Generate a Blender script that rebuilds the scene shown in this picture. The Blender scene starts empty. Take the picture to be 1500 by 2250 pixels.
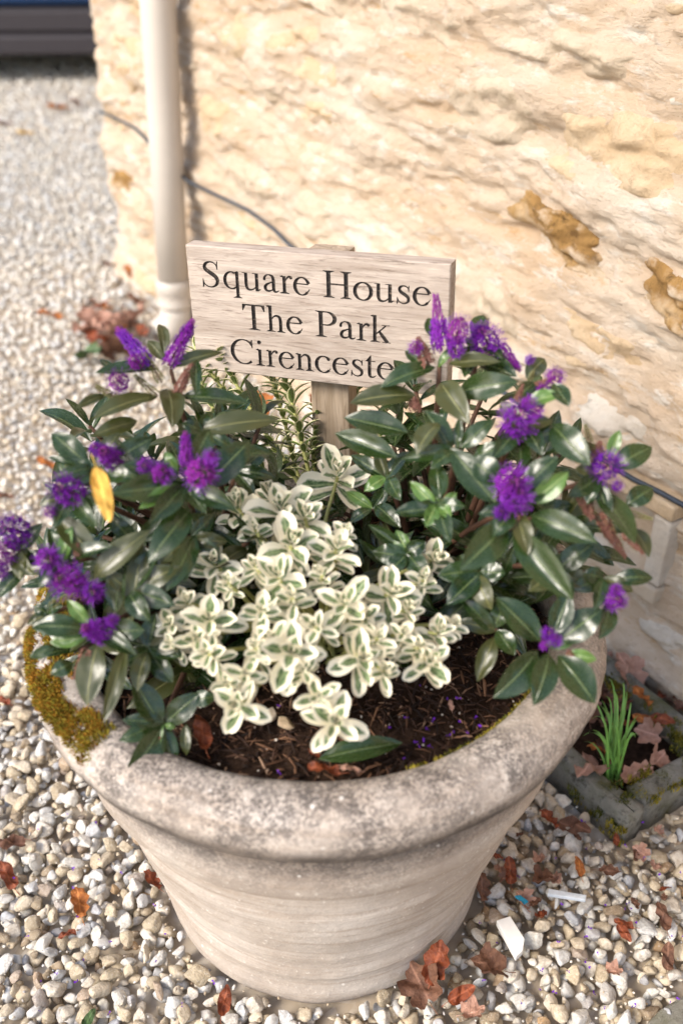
import bpy, bmesh, math, random
import numpy as np
from mathutils import Vector, Matrix
from mathutils.geometry import delaunay_2d_cdt

scn = bpy.context.scene
R = math.radians
rng = random.Random(7)
nrng = np.random.default_rng(11)

# ------------------------------------------------------------------ camera
CAM_H, PITCH, FPX = 1.115, R(34), 35 / 36 * 2250
cd = bpy.data.cameras.new('camera')
cam = bpy.data.objects.new('camera', cd)
scn.collection.objects.link(cam)
cam.location = (0, 0, CAM_H)
cam.rotation_euler = (math.pi / 2 - PITCH, 0, 0)
cd.sensor_fit = 'VERTICAL'
cd.sensor_height = 36
cd.lens = 35
cd.clip_start = 0.05
cd.clip_end = 300
cd.dof.use_dof = True
cd.dof.focus_distance = 1.14
cd.dof.aperture_fstop = 3.0
cd.dof.aperture_blades = 8
scn.camera = cam

# ------------------------------------------------------------------ light
SUN = Vector((-0.66, -0.46, 0.66)).normalized()
w = bpy.data.worlds.new('World')
scn.world = w
w.use_nodes = True
wn = w.node_tree
bg = wn.nodes['Background']
sky = wn.nodes.new('ShaderNodeTexSky')
sky.sky_type = 'NISHITA'
sky.sun_disc = False
sky.sun_elevation = math.asin(SUN.z)
sky.sun_rotation = math.atan2(SUN.x, SUN.y)
sky.air_density = 1.0
sky.dust_density = 2.5
sky.ozone_density = 1.0
wn.links.new(sky.outputs[0], bg.inputs[0])
bg.inputs[1].default_value = 0.12
sl = bpy.data.lights.new('sun', 'SUN')
sl.energy = 1.4
sl.angle = R(20)
sl.color = (1.0, 0.94, 0.85)
sun = bpy.data.objects.new('sun', sl)
sun.rotation_euler = SUN.to_track_quat('Z', 'Y').to_euler()
sun.location = (-3, -2, 6)
scn.collection.objects.link(sun)
scn.view_settings.view_transform = 'Standard'
scn.view_settings.look = 'None'
scn.view_settings.exposure = 1.46
scn.view_settings.gamma = 1.0
scn.view_settings.use_curve_mapping = False
scn.cycles.max_bounces = 6

# ------------------------------------------------------------------ helpers
CT, ST = math.cos(PITCH), math.sin(PITCH)
CAM = Vector((0, 0, CAM_H))
UP = Vector((0, 0, 1))


def ray(px, py):
    a, b = (px - 750) / FPX, (1125 - py) / FPX
    return Vector((a, CT + b * ST, -ST + b * CT))      # unit depth


def at_depth(px, py, d):
    return CAM + ray(px, py) * d


def at_z(px, py, z):
    r = ray(px, py)
    return CAM + r * ((z - CAM_H) / r.z)


def at_y(px, py, y):
    r = ray(px, py)
    return CAM + r * (y / r.y)


def depth_of(p):
    q = p - CAM
    return q.y * CT - q.z * ST


def link(o):
    scn.collection.objects.link(o)
    return o


def empty(name, label, cat, loc=(0, 0, 0), group=None, kind=None):
    o = link(bpy.data.objects.new(name, None))
    o.location = loc
    o.empty_display_size = 0.05
    tag(o, label, cat, group, kind)
    return o


def tag(o, label=None, cat=None, group=None, kind=None):
    if label:
        o['label'] = label
    if cat:
        o['category'] = cat
    if group:
        o['group'] = group
    if kind:
        o['kind'] = kind
    return o


def mesh(name, V, Fc, mats, smooth=True, mi=None):
    m = bpy.data.meshes.new(name)
    m.from_pydata([tuple(v) for v in V], [], [tuple(f) for f in Fc])
    for x in (mats if isinstance(mats, (list, tuple)) else [mats]):
        m.materials.append(x)
    if mi is not None:
        m.polygons.foreach_set('material_index', mi)
    m.polygons.foreach_set('use_smooth', [smooth] * len(m.polygons))
    m.update()
    return m


def fastmesh(name, V, T, mat, attr=None, smooth=True):
    """V (n,3) float, T (m,3) int"""
    m = bpy.data.meshes.new(name)
    m.vertices.add(len(V))
    m.vertices.foreach_set('co', np.ascontiguousarray(V, dtype=np.float32).ravel())
    m.loops.add(len(T) * 3)
    m.loops.foreach_set('vertex_index', np.ascontiguousarray(T, dtype=np.int32).ravel())
    m.polygons.add(len(T))
    m.polygons.foreach_set('loop_start', np.arange(0, len(T) * 3, 3, dtype=np.int32))
    m.polygons.foreach_set('use_smooth', np.full(len(T), smooth))
    m.materials.append(mat)
    if attr is not None:
        a = m.attributes.new('tint', 'FLOAT', 'POINT')
        a.data.foreach_set('value', np.ascontiguousarray(attr, dtype=np.float32))
    m.update(calc_edges=True)
    m.validate()
    return m


def ob(name, me, parent=None, mat=None):
    o = link(bpy.data.objects.new(name, me))
    if parent:
        o.parent = parent
    if mat is not None:
        o.matrix_local = mat
    return o


def _h(ix, iy, iz):
    n = (ix * 374761393 + iy * 668265263 + iz * 1274126177) & 0xFFFFFFFF
    n = ((n ^ (n >> 13)) * 1274126177) & 0xFFFFFFFF
    return ((n ^ (n >> 16)) & 0xFFFF) / 65535.0


def vnoise(x, y, z=0.0):
    x, y, z = np.broadcast_arrays(np.asarray(x, float), np.asarray(y, float), np.asarray(z, float))
    ix, iy, iz = (np.floor(q).astype(np.int64) for q in (x, y, z))
    fx, fy, fz = x - ix, y - iy, z - iz
    fx, fy, fz = (q * q * (3 - 2 * q) for q in (fx, fy, fz))
    r = 0
    for dx in (0, 1):
        for dy in (0, 1):
            for dz in (0, 1):
                r = r + _h(ix + dx, iy + dy, iz + dz) * (fx if dx else 1 - fx) * (fy if dy else 1 - fy) * (fz if dz else 1 - fz)
    return r * 2 - 1


def fbm(x, y, z=0.0, o=4):
    r, a, f = 0, 1, 1
    for _ in range(o):
        r = r + a * vnoise(np.asarray(x) * f + 17 * _, np.asarray(y) * f + 5 * _, np.asarray(z) * f)
        a *= .5
        f *= 2.03
    return r


def grid_faces(nu, nv, closed=False):
    Fc = []
    for i in range(nu - (0 if closed else 1)):
        for j in range(nv - 1):
            a, b = i * nv + j, ((i + 1) % nu) * nv + j
            Fc.append((a, b, b + 1, a + 1))
    return Fc


def tube(pts, radii, n=6, cap=True):
    V, Fc = [], []
    pts = [Vector(p) for p in pts]
    up = None
    for i, p in enumerate(pts):
        d = (pts[min(i + 1, len(pts) - 1)] - pts[max(i - 1, 0)]).normalized()
        if up is None:
            up = d.orthogonal().normalized()
        x = (up - d * up.dot(d)).normalized()
        up = x
        y = d.cross(x)
        r = radii[i] if hasattr(radii, '__len__') else radii
        for k in range(n):
            a = 2 * math.pi * k / n
            V.append(p + (x * math.cos(a) + y * math.sin(a)) * r)
    for i in range(len(pts) - 1):
        for k in range(n):
            Fc.append((i * n + k, i * n + (k + 1) % n, (i + 1) * n + (k + 1) % n, (i + 1) * n + k))
    if cap:
        Fc.append(tuple(range(n))[::-1])
        Fc.append(tuple(range((len(pts) - 1) * n, len(pts) * n)))
    return V, Fc


def lathe(prof, n=96):
    V, Fc = [], []
    m = len(prof)
    for k in range(n):
        a = 2 * math.pi * k / n
        for r, z in prof:
            V.append(Vector((r * math.sin(a), -r * math.cos(a), z)))
    for k in range(n):
        for j in range(m - 1):
            a, b = k * m + j, ((k + 1) % n) * m + j
            Fc.append((a, b, b + 1, a + 1))
    return V, Fc


def merge(parts):
    V, Fc = [], []
    for v, f in parts:
        o = len(V)
        V += list(v)
        Fc += [tuple(i + o for i in q) for q in f]
    return V, Fc


def box(x0, x1, y0, y1, z0, z1):
    V = [Vector((x, y, z)) for x in (x0, x1) for y in (y0, y1) for z in (z0, z1)]
    Fc = [(0, 1, 3, 2), (4, 6, 7, 5), (0, 4, 5, 1), (2, 3, 7, 6), (0, 2, 6, 4), (1, 5, 7, 3)]
    return V, Fc


def bev(V, Fc, off, seg=2):
    bm = bmesh.new()
    vs = [bm.verts.new(v) for v in V]
    for f in Fc:
        bm.faces.new([vs[i] for i in f])
    bmesh.ops.recalc_face_normals(bm, faces=bm.faces)
    bmesh.ops.bevel(bm, geom=[e for e in bm.edges if e.calc_face_angle(0) > .5], offset=off, segments=seg, affect='EDGES', profile=.5)
    V2 = [v.co.copy() for v in bm.verts]
    bm.verts.index_update()
    F2 = [tuple(v.index for v in f.verts) for f in bm.faces]
    bm.free()
    return V2, F2


# ------------------------------------------------------------------ materials
class NT:
    def __init__(s, name, rough=.8, spec=.3):
        s.m = bpy.data.materials.new(name)
        s.m.use_nodes = True
        s.t = s.m.node_tree
        s.b = s.t.nodes['Principled BSDF']
        s.b.inputs['Roughness'].default_value = rough
        s.b.inputs['Specular IOR Level'].default_value = spec

    def n(s, ty, **kw):
        x = s.t.nodes.new(ty)
        for k, v in kw.items():
            setattr(x, k, v)
        return x

    def l(s, a, b):
        s.t.links.new(a, b)

    def coord(s, kind='Object', scale=(1, 1, 1), loc=(0, 0, 0)):
        c = s.n('ShaderNodeTexCoord')
        mp = s.n('ShaderNodeMapping')
        mp.inputs['Scale'].default_value = scale
        mp.inputs['Location'].default_value = loc
        s.l(c.outputs[kind], mp.inputs[0])
        return mp.outputs[0]

    def noise(s, co, scale, detail=6, rough=.6, dist=0.0):
        x = s.n('ShaderNodeTexNoise')
        x.inputs['Scale'].default_value = scale
        x.inputs['Detail'].default_value = detail
        x.inputs['Roughness'].default_value = rough
        x.inputs['Distortion'].default_value = dist
        if co is not None:
            s.l(co, x.inputs['Vector'])
        return x.outputs[0]

    def vor(s, co, scale, feature='F1', rand=1.0):
        x = s.n('ShaderNodeTexVoronoi', feature=feature)
        x.inputs['Scale'].default_value = scale
        x.inputs['Randomness'].default_value = rand
        if co is not None:
            s.l(co, x.inputs['Vector'])
        return x

    def ramp(s, fac, stops, interp='LINEAR'):
        x = s.n('ShaderNodeValToRGB')
        x.color_ramp.interpolation = interp
        e = x.color_ramp.elements
        while len(e) < len(stops):
            e.new(.5)
        for i, (p, c) in enumerate(stops):
            e[i].position = p
            c = (c, c, c) if not hasattr(c, '__len__') else c
            e[i].color = (*c[:3], 1)
        s.l(fac, x.inputs[0])
        return x.outputs[0]

    def mix(s, fac, a, b, mode='MIX'):
        x = s.n('ShaderNodeMix', data_type='RGBA', blend_type=mode)
        for v, i in ((fac, 0), (a, 6), (b, 7)):
            if hasattr(v, 'is_linked') or isinstance(v, bpy.types.NodeSocket):
                s.l(v, x.inputs[i])
            elif i == 0:
                x.inputs[0].default_value = v
            else:
                x.inputs[i].default_value = (*v[:3], 1)
        return x.outputs[2]

    def math(s, op, a, b=0.0, clamp=False):
        x = s.n('ShaderNodeMath', operation=op, use_clamp=clamp)
        for v, i in ((a, 0), (b, 1)):
            if isinstance(v, bpy.types.NodeSocket):
                s.l(v, x.inputs[i])
            else:
                x.inputs[i].default_value = v
        return x.outputs[0]

    def rnd(s):
        return s.n('ShaderNodeObjectInfo').outputs['Random']

    def bump(s, h, strength=.4, dist=.005):
        x = s.n('ShaderNodeBump')
        x.inputs['Strength'].default_value = strength
        x.inputs['Distance'].default_value = dist
        s.l(h, x.inputs['Height'])
        s.l(x.outputs[0], s.b.inputs['Normal'])

    def color(s, c):
        if isinstance(c, bpy.types.NodeSocket):
            s.l(c, s.b.inputs['Base Color'])
        else:
            s.b.inputs['Base Color'].default_value = (*c[:3], 1)
        return s

    def rough(s, c):
        s.l(c, s.b.inputs['Roughness'])


def plain(name, c, rough=.6, spec=.3, var=.25, scale=40, bump=0.0, metal=0.0, alt=None):
    t = NT(name, rough, spec)
    co = t.coord()
    n = t.noise(co, scale)
    lo = tuple(x * (1 - var) for x in c)
    hi = tuple(min(1, x * (1 + var)) for x in c)
    cc = t.ramp(n, [(.3, lo), (.7, hi)])
    if alt:
        cc = t.mix(t.rnd(), cc, alt)
    t.color(cc)
    t.b.inputs['Metallic'].default_value = metal
    if bump:
        t.bump(t.noise(co, scale * 2), bump, .003)
    return t.m


def mat_wall():
    t = NT('lime_mortar', .92, .15)
    co = t.coord('Object', (1, 1, 1.9))
    cs = t.coord('Object', (1, 1, 3.2))
    n1 = t.noise(co, 4, 7, .62)
    n2 = t.noise(cs, 13, 9, .7)
    n3 = t.noise(co, 120, 6, .75)
    n4 = t.noise(cs, 6, 10, .72)
    c = t.ramp(n1, [(.28, (.52, .375, .245)), (.48, (.585, .46, .34)), (.68, (.63, .535, .43))])
    c = t.mix(t.ramp(n2, [(.53, 0.0), (.62, .85)]), c, (.66, .60, .52))
    c = t.mix(t.ramp(n4, [(.34, .8), (.42, 0.0)]), c, (.46, .28, .12))
    c = t.mix(t.ramp(n3, [(.33, .6), (.42, 0.0)]), c, (.36, .23, .12))
    t.color(c)
    vc = t.vor(t.coord('Object', (1, 1, 2.2)), 60).outputs['Distance']
    t.bump(t.mix(.45, t.mix(.25, t.noise(cs, 34, 9, .74), vc), n3), 1.0, .014)
    return t.m


def mat_stone(name, cols, pit=.35, oc=None, rim=None):
    t = NT(name, .9, .2)
    co = t.coord('Object')
    n1 = t.noise(co, 9, 7, .65, .6)
    n2 = t.noise(co, 45, 9, .78)
    r = t.rnd()
    c = t.ramp(n1, [(.25, cols[0]), (.5, cols[1]), (.72, cols[2])])
    c = t.mix(t.math('MULTIPLY', r, .35), c, cols[1])
    c = t.mix(t.ramp(n2, [(.32, min(1, pit * 1.6)), (.48, 0.0)]), c, tuple(x * .55 for x in cols[0]))
    if oc:
        c = t.mix(t.ramp(t.noise(co, 14, 5), [(.5, 0.0), (.66, .8)]), c, oc)
    if rim:
        gv = t.n('ShaderNodeVectorMath', operation='DISTANCE')
        t.l(t.n('ShaderNodeTexCoord').outputs['Generated'], gv.inputs[0])
        mpg = t.n('ShaderNodeMapping')
        gv.inputs[1].default_value = (.5, .5, .5)
        e = t.math('ADD', gv.outputs['Value'], t.math('MULTIPLY', t.math('SUBTRACT', t.noise(co, 30, 7, .7), .5), .7))
        c = t.mix(t.ramp(e, [(.42, 0.0), (.58, .95)]), c, rim)
    t.color(c)
    t.bump(t.mix(.5, n2, t.noise(co, 130, 6, .75)), .9, .012)
    return t.m


PEB = [(0, (.28, .21, .14)), (.09, (.40, .33, .23)), (.22, (.53, .44, .31)), (.36, (.58, .50, .38)),
       (.5, (.64, .58, .49)), (.64, (.56, .56, .55)), (.8, (.70, .66, .57)), (.92, (.40, .41, .43)), (1, (.42, .28, .15))]


def mat_pebble(name, use_attr):
    t = NT(name, .75, .3)
    if use_attr:
        a = t.n('ShaderNodeAttribute', attribute_name='tint')
        f = a.outputs['Fac']
        co = t.coord('Object')
    else:
        f = t.rnd()
        co = t.n('ShaderNodeTexCoord').outputs['Object']
    c = t.ramp(f, PEB)
    sc = 120 if use_attr else 2.2
    n = t.noise(co, sc, 5, .65)
    c = t.mix(t.ramp(n, [(.38, .75), (.55, 0.0)]), c, t.mix(.5, c, (.25, .18, .10), 'MULTIPLY'))
    n2 = t.noise(co, sc * 3, 3, .6)
    c = t.mix(t.ramp(n2, [(.55, 0.0), (.7, .35)]), c, (.78, .75, .68))
    t.color(c)
    t.bump(n2, .35, .002 if use_attr else .15)
    return t.m


def mat_ground():
    t = NT('gravel_bed', .95, .1)
    co = t.coord('Object')
    v = t.vor(co, 55)
    c = t.ramp(v.outputs['Color'], [(0, (.36, .29, .21)), (.4, (.52, .45, .36)), (1, (.66, .61, .54))])
    d = t.ramp(v.outputs['Distance'], [(.25, 0.0), (.6, .8)])
    t.color(t.mix(d, c, (.40, .33, .25)))
    return t.m


def mat_planter():
    t = NT('weathered_cast_stone', .88, .2)
    co = t.coord('Object')
    n1 = t.noise(co, 7, 6, .6)
    n2 = t.noise(co, 38, 8, .72, .3)
    n3 = t.noise(co, 170, 4, .7)
    cs = t.coord('Object', (3, 3, 48))
    st = t.noise(cs, 1.6, 8, .75, .25)
    c = t.ramp(n1, [(.3, (.34, .285, .24)), (.5, (.46, .40, .345)), (.7, (.57, .52, .47))])
    c = t.mix(t.ramp(st, [(.48, 0.0), (.62, .55)]), c, (.30, .235, .18))
    c = t.mix(t.ramp(n3, [(.6, 0.0), (.68, .7)]), c, (.68, .63, .56))
    # weathering and painted lip shade follow the casting: dark lichen on the rim, paler body
    sep = t.n('ShaderNodeSeparateXYZ')
    t.l(co, sep.inputs[0])
    z = sep.outputs[2]
    rimm = t.ramp(z, [(.30, 0.15), (.34, .6), (.372, 1.0), (.388, 1.0), (.405, .75), (.46, .85)])
    n4 = t.noise(co, 100, 7, .8)
    n5 = t.noise(co, 330, 3, .7)
    pat = t.ramp(t.noise(co, 15, 4, .6), [(.34, .35), (.55, 1.0)])
    sp = t.ramp(t.math('ADD', t.math('MULTIPLY', n5, .38), t.math('ADD', t.math('MULTIPLY', n2, .30), t.math('MULTIPLY', n4, .32))), [(.44, 0.0), (.51, .7), (.54, 1.0)])
    grime_shade = t.ramp(z, [(.315, 0.0), (.338, .45), (.358, .95), (.403, .95), (.421, 0.0)])  # dark under-roll and collar band: grime with the lip's shade painted in
    c = t.mix(t.math('MULTIPLY', grime_shade, t.ramp(n1, [(.3, .5), (.6, 1.0)])), c, (.075, .06, .05))
    c = t.mix(t.math('MULTIPLY', t.math('MULTIPLY', sp, pat), rimm), c, (.05, .042, .04))
    vs = t.vor(co, 42)
    c = t.mix(t.math('MULTIPLY', t.ramp(vs.outputs['Distance'], [(.05, .7), (.11, 0.0)]), t.ramp(n2, [(.50, 0.0), (.53, 1.0)])), c, (.72, .69, .64))
    t.color(c)
    t.bump(t.mix(.5, n3, n2), .5, .004)
    return t.m


def mat_wood(name, a, b, cdark, ax='X'):
    t = NT(name, .8, .2)
    s = {'X': (9, 60, 70), 'Z': (60, 60, 6)}[ax]
    co = t.coord('Object', s)
    co2 = t.coord('Object', {'X': (26, 150, 300), 'Z': (200, 200, 12)}[ax])
    n1 = t.noise(co, 1.2, 6, .65, .9)
    n2 = t.noise(co2, 1.0, 4, .7, .4)
    big = t.noise(t.coord('Object'), 14, 4)
    c = t.ramp(n1, [(.32, b), (.48, a), (.66, tuple(min(1, x * 1.3) for x in a))])
    c = t.mix(t.ramp(n2, [(.54, 0.0), (.66, .7)]), c, cdark)
    c = t.mix(t.ramp(big, [(.45, 0.0), (.7, .45)]), c, b)
    t.color(c)
    t.bump(n2, .5, .002)
    return t.m


def uvw(t):
    u = t.n('ShaderNodeUVMap')
    s = t.n('ShaderNodeSeparateXYZ')
    t.l(u.outputs[0], s.inputs[0])
    return s.outputs[0], s.outputs[1], u.outputs[0]


def mat_leaf(name, dark, mid, rib, rough=.3, back=(.10, .13, .07)):
    t = NT(name, rough, .6)
    u, v, uv = uvw(t)
    ax = t.math('ABSOLUTE', t.math('SUBTRACT', u, .5))
    r = t.rnd()
    c = t.mix(r, dark, mid)
    co = t.coord('UV', (3, 5, 1))
    n = t.noise(co, 2.2, 5, .6)
    c = t.mix(t.ramp(n, [(.4, 0.0), (.7, .55)]), c, mid)
    # brown blemishes
    c = t.mix(t.ramp(t.noise(t.coord('Object', (40, 40, 40)), 1.0, 4), [(.68, 0.0), (.74, .5)]), c, (.12, .07, .03))
    ribm = t.ramp(ax, [(.012, 1.0), (.04, 0.0)])
    c = t.mix(ribm, c, rib)
    c = t.mix(t.ramp(ax, [(.46, 0.0), (.5, .6)]), c, tuple(x * 1.6 for x in mid))
    geo = t.n('ShaderNodeNewGeometry')
    c = t.mix(geo.outputs['Backfacing'], c, back)
    t.color(c)
    pk = t.n('ShaderNodeCombineXYZ')
    t.l(t.math('MULTIPLY', r, 30), pk.inputs[2])
    ad = t.n('ShaderNodeVectorMath', operation='ADD')
    t.l(t.coord('UV', (1.1, 1.9, 1)), ad.inputs[0])
    t.l(pk.outputs[0], ad.inputs[1])
    bl = t.noise(ad.outputs[0], 1.0, 1, .4)
    t.bump(t.mix(.08, bl, t.mix(.75, n, ribm)), .6, .012)
    t.rough(t.ramp(n, [(.3, rough * .85), (.7, rough * 1.25)]))

    # thin leaves let some light through
    tr = t.n('ShaderNodeBsdfTranslucent')
    t.l(t.mix(.5, c, (.25, .35, .05)), tr.inputs[0])
    mx = t.n('ShaderNodeMixShader')
    mx.inputs[0].default_value = .12
    out = t.t.nodes['Material Output']
    t.l(t.b.outputs[0], mx.inputs[1])
    t.l(tr.outputs[0], mx.inputs[2])
    t.l(mx.outputs[0], out.inputs[0])
    return t.m


def mat_varieg(name, cream, g1, g2, w0=.27, w1=.36):
    t = NT(name, .5, .35)
    u, v, uv = uvw(t)
    ax = t.math('ABSOLUTE', t.math('SUBTRACT', u, .5))
    r = t.rnd()
    cmb = t.n('ShaderNodeCombineXYZ')
    t.l(u, cmb.inputs[0])
    t.l(v, cmb.inputs[1])
    t.l(t.math('MULTIPLY', r, 40), cmb.inputs[2])
    n = t.noise(cmb.outputs[0], 5, 4, .6)
    edge = t.math('ADD', ax, t.math('MULTIPLY', t.math('SUBTRACT', n, .5), .26))
    tipm = t.math('MULTIPLY', t.math('SUBTRACT', v, .72, True), .9)
    edge = t.math('ADD', edge, tipm)
    edge = t.math('SUBTRACT', edge, t.math('MULTIPLY', t.math('SUBTRACT', r, .5), .10))
    m = t.ramp(edge, [(w0, 0.0), (w1, 1.0)])
    green = t.mix(t.ramp(t.noise(cmb.outputs[0], 9, 3), [(.42, 0.0), (.6, 1.0)]), g1, g2)
    green = t.mix(t.ramp(ax, [(.012, .55), (.05, 0.0)]), green, (.42, .46, .26))
    c = t.mix(m, green, cream)
    t.color(c)
    tr = t.n('ShaderNodeBsdfTranslucent')
    t.l(c, tr.inputs[0])
    mx = t.n('ShaderNodeMixShader')
    mx.inputs[0].default_value = .15
    out = t.t.nodes['Material Output']
    t.l(t.b.outputs[0], mx.inputs[1])
    t.l(tr.outputs[0], mx.inputs[2])
    t.l(mx.outputs[0], out.inputs[0])
    return t.m


def mat_deadleaf(name, a, b, rough=.6):
    t = NT(name, rough, .35)
    u, v, uv = uvw(t)
    n = t.noise(t.coord('UV', (3, 3, 1)), 2.5, 6, .65)
    c = t.ramp(n, [(.3, a), (.65, b)])
    ax = t.math('ABSOLUTE', t.math('SUBTRACT', u, .5))
    c = t.mix(t.ramp(ax, [(.01, .6), (.04, 0.0)]), c, tuple(min(1, x * 1.5 + .03) for x in b))
    t.color(c)
    t.bump(n, .5, .01)
    return t.m


M = dict(
    mortar=mat_wall(),
    lime=mat_stone('cream_limestone', [(.46, .36, .25), (.56, .46, .345), (.63, .55, .45)]),
    pale=mat_stone('pale_limestone', [(.50, .42, .33), (.60, .53, .44), (.67, .63, .56)], .25),
    tan=mat_stone('tan_limestone', [(.46, .32, .18), (.57, .43, .28), (.64, .52, .37)]),
    ochre=mat_stone('ochre_ironstone', [(.10, .05, .018), (.33, .19, .065), (.50, .35, .18)], 1.5, (.55, .42, .28), (.57, .46, .34)),
    kerb=mat_stone('lichened_kerb_stone', [(.13, .12, .09), (.27, .26, .22), (.46, .45, .41)], .8, (.10, .10, .03)),
    pebA=mat_pebble('pebble_stone', False), pebB=mat_pebble('gravel_stone', True),
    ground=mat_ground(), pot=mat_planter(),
    board=mat_wood('weathered_oak', (.385, .325, .275), (.295, .235, .19), (.12, .085, .063)),
    post=mat_wood('weathered_oak_post', (.34, .27, .20), (.24, .18, .12), (.13, .09, .06), 'Z'),
    paint=None,
    pipe=plain('stone_coloured_pipe_paint', (.50, .46, .41), .45, .4, .06, 6),
    cable=plain('dark_cable_sheath', (.03, .04, .055), .5, .4, .3),
    soil=plain('dark_potting_soil', (.030, .017, .011), .95, .1, .6, 120, .8),
    bark=None,
    hebe=mat_leaf('glossy_hebe_leaf', (.007, .020, .004), (.022, .044, .010), (.11, .15, .055), .25),
    hebe_young=mat_leaf('young_hebe_leaf', (.05, .10, .02), (.09, .17, .035), (.32, .40, .15), .3),
    hebe_old=mat_leaf('olive_hebe_leaf', (.024, .031, .007), (.052, .056, .015), (.18, .18, .07), .32),
    varieg=mat_varieg('cream_edged_leaf', (.88, .82, .65), (.045, .095, .035), (.20, .28, .13), .16, .26),
    varieg2=mat_varieg('thin_cream_edged_leaf', (.84, .78, .48), (.09, .14, .03), (.20, .26, .07), .33, .40),
    stem=plain('brown_woody_stem', (.075, .038, .024), .7, .2, .4, 60),
    gstem=plain('green_stem', (.36, .36, .13), .6, .3, .2, 60),
    petal=plain('violet_petal', (.095, .006, .25), .6, .2, .35, 300, 0, 0, (.20, .012, .22)),
    stamen=plain('violet_stamen', (.20, .03, .36), .6, .2, .3, 300),
    fbud=plain('magenta_bud', (.20, .03, .20), .6, .2, .35, 200),
    cone=plain('green_brown_seed_head', (.15, .14, .055), .8, .2, .5, 200),
    wither=plain('withered_floret', (.20, .09, .07), .85, .1, .5, 200),
    moss=plain('yellow_green_moss', (.27, .215, .03), .95, .05, .5, 60),
    moss2=plain('rusty_moss', (.30, .14, .02), .95, .05, .5, 60),
    moss3=plain('dark_green_moss', (.09, .095, .02), .95, .05, .6, 60),
    grass=plain('fresh_grass_blade', (.17, .36, .07), .4, .4, .3, 30),
    car=plain('blue_car_paint', (.012, .045, .13), .25, .5, .05, 5),
    cladding=plain('dark_sill_plastic', (.035, .03, .034), .55, .3, .1),
    glass=plain('dark_car_glass', (.01, .012, .014), .08, .6, .05),
    tyre=plain('tyre_rubber', (.015, .015, .015), .8, .2, .2),
    rim=plain('alloy_wheel', (.45, .45, .46), .35, .5, .05, 10, 0, .8),
    red=plain('red_lamp', (.3, .01, .01), .2, .5, .05), white=plain('white_stone', (.78, .77, .74), .6, .3, .08),
    d_brown=mat_deadleaf('brown_dead_leaf', (.075, .033, .020), (.18, .085, .05)),
    d_pink=mat_deadleaf('pinkish_brown_dead_leaf', (.30, .15, .10), (.46, .27, .20)),
    d_orange=mat_deadleaf('orange_dead_leaf', (.22, .06, .014), (.40, .14, .028)),
    d_red=mat_deadleaf('russet_dead_leaf', (.11, .022, .010), (.25, .060, .018), .35),
    d_yellow=mat_deadleaf('yellow_dead_leaf', (.45, .22, .03), (.68, .42, .08)),
    d_green=mat_deadleaf('green_fallen_leaf', (.03, .06, .015), (.06, .11, .03), .4),
    blue=plain('blue_plastic_scrap', (.01, .22, .36), .4, .4, .1),
)


def mat_paint():
    t = NT('engraved_black_paint', .7, .25)
    n = t.noise(t.coord('Object', (160, 300, 420)), 1.0, 4, .7)
    t.color(t.ramp(n, [(.40, (.016, .013, .012)), (.58, (.035, .028, .024)), (.68, (.17, .125, .095))]))
    return t.m


M['paint'] = mat_paint()


def mat_bark():
    t = NT('bark_shreds', .85, .2)
    a = t.n('ShaderNodeAttribute', attribute_name='tint')
    t.color(t.ramp(a.outputs['Fac'], [(0, (.014, .009, .007)), (.5, (.042, .022, .015)), (.76, (.10, .05, .028)), (.92, (.21, .11, .062)), (.975, (.28, .18, .12)), (1, (.6, .55, .48))]))
    return t.m


M['bark'] = mat_bark()

# ------------------------------------------------------------------ ground
n_ = 40
g = ob('ground', mesh('ground', [(-40, -40, -.016), (40, -40, -.016), (40, 40, -.016), (-40, 40, -.016)], [(0, 1, 2, 3)], M['ground'], False))
tag(g, kind='structure')

# ------------------------------------------------------------------ wall (battered rubble stone, corner of a house)
C0 = Vector((-.726, 3.08, 0))
WD = Vector((.536, -.844, 0)).normalized()
NO = Vector((-WD.y * -1, 0, 0))
NO = Vector((WD.y, -WD.x, 0))            # outward, towards the planter
if NO.dot(Vector((0, 0, 0)) - C0) < 0:
    NO = -NO


def wallp(s, z, o=0.0):
    return C0 + WD * s + NO * o + Vector((0, 0, z))


def at_wall(px, py, off=0.0):
    r = ray(px, py)
    return CAM + r * (((C0 + NO * off - CAM).dot(NO)) / r.dot(NO))


def wall_sz(px, py, off=0.0):
    p = at_wall(px, py, off) - C0
    return p.dot(WD), p.z


# niche (small vent opening low on the wall)
n1, n2 = wall_sz(1330, 1020), wall_sz(1452, 1118)
n3 = wall_sz(1425, 1262)
NS0, NS1 = n1[0] - .04, (n2[0] + n3[0]) / 2
NZ1, NZ0 = n2[1], n3[1]


def wall_off(s, z):
    s = np.asarray(s, float)
    z = np.asarray(z, float)
    o = .007 * fbm(s * 2.6, z * 7, 1.3, 3) + .009 * (fbm(s * 8, z * 21, 4.1, 5) - .6 * np.abs(fbm(s * 5, z * 15, 8.2, 4)))
    q_ = (fbm(s * 5.5, z * 17, 2.7, 5) * .6 + fbm(s * 2.1, z * 8, 9.1, 3) * .5) * 3.2
    fq = q_ - np.floor(q_)
    o = o + .0075 * (np.floor(q_) + np.clip((fq - .72) / .28, 0, 1)) + .002 * fbm(s * 40, z * 70, 6.6, 2)
    o = o - .05 * np.clip(1 - s / .09, 0, 1) ** 2 * (1 + .8 * vnoise(z * 7, 3.3))
    o = o + .018 * np.clip((.25 - z) / .25, 0, 1)
    return o


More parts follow.
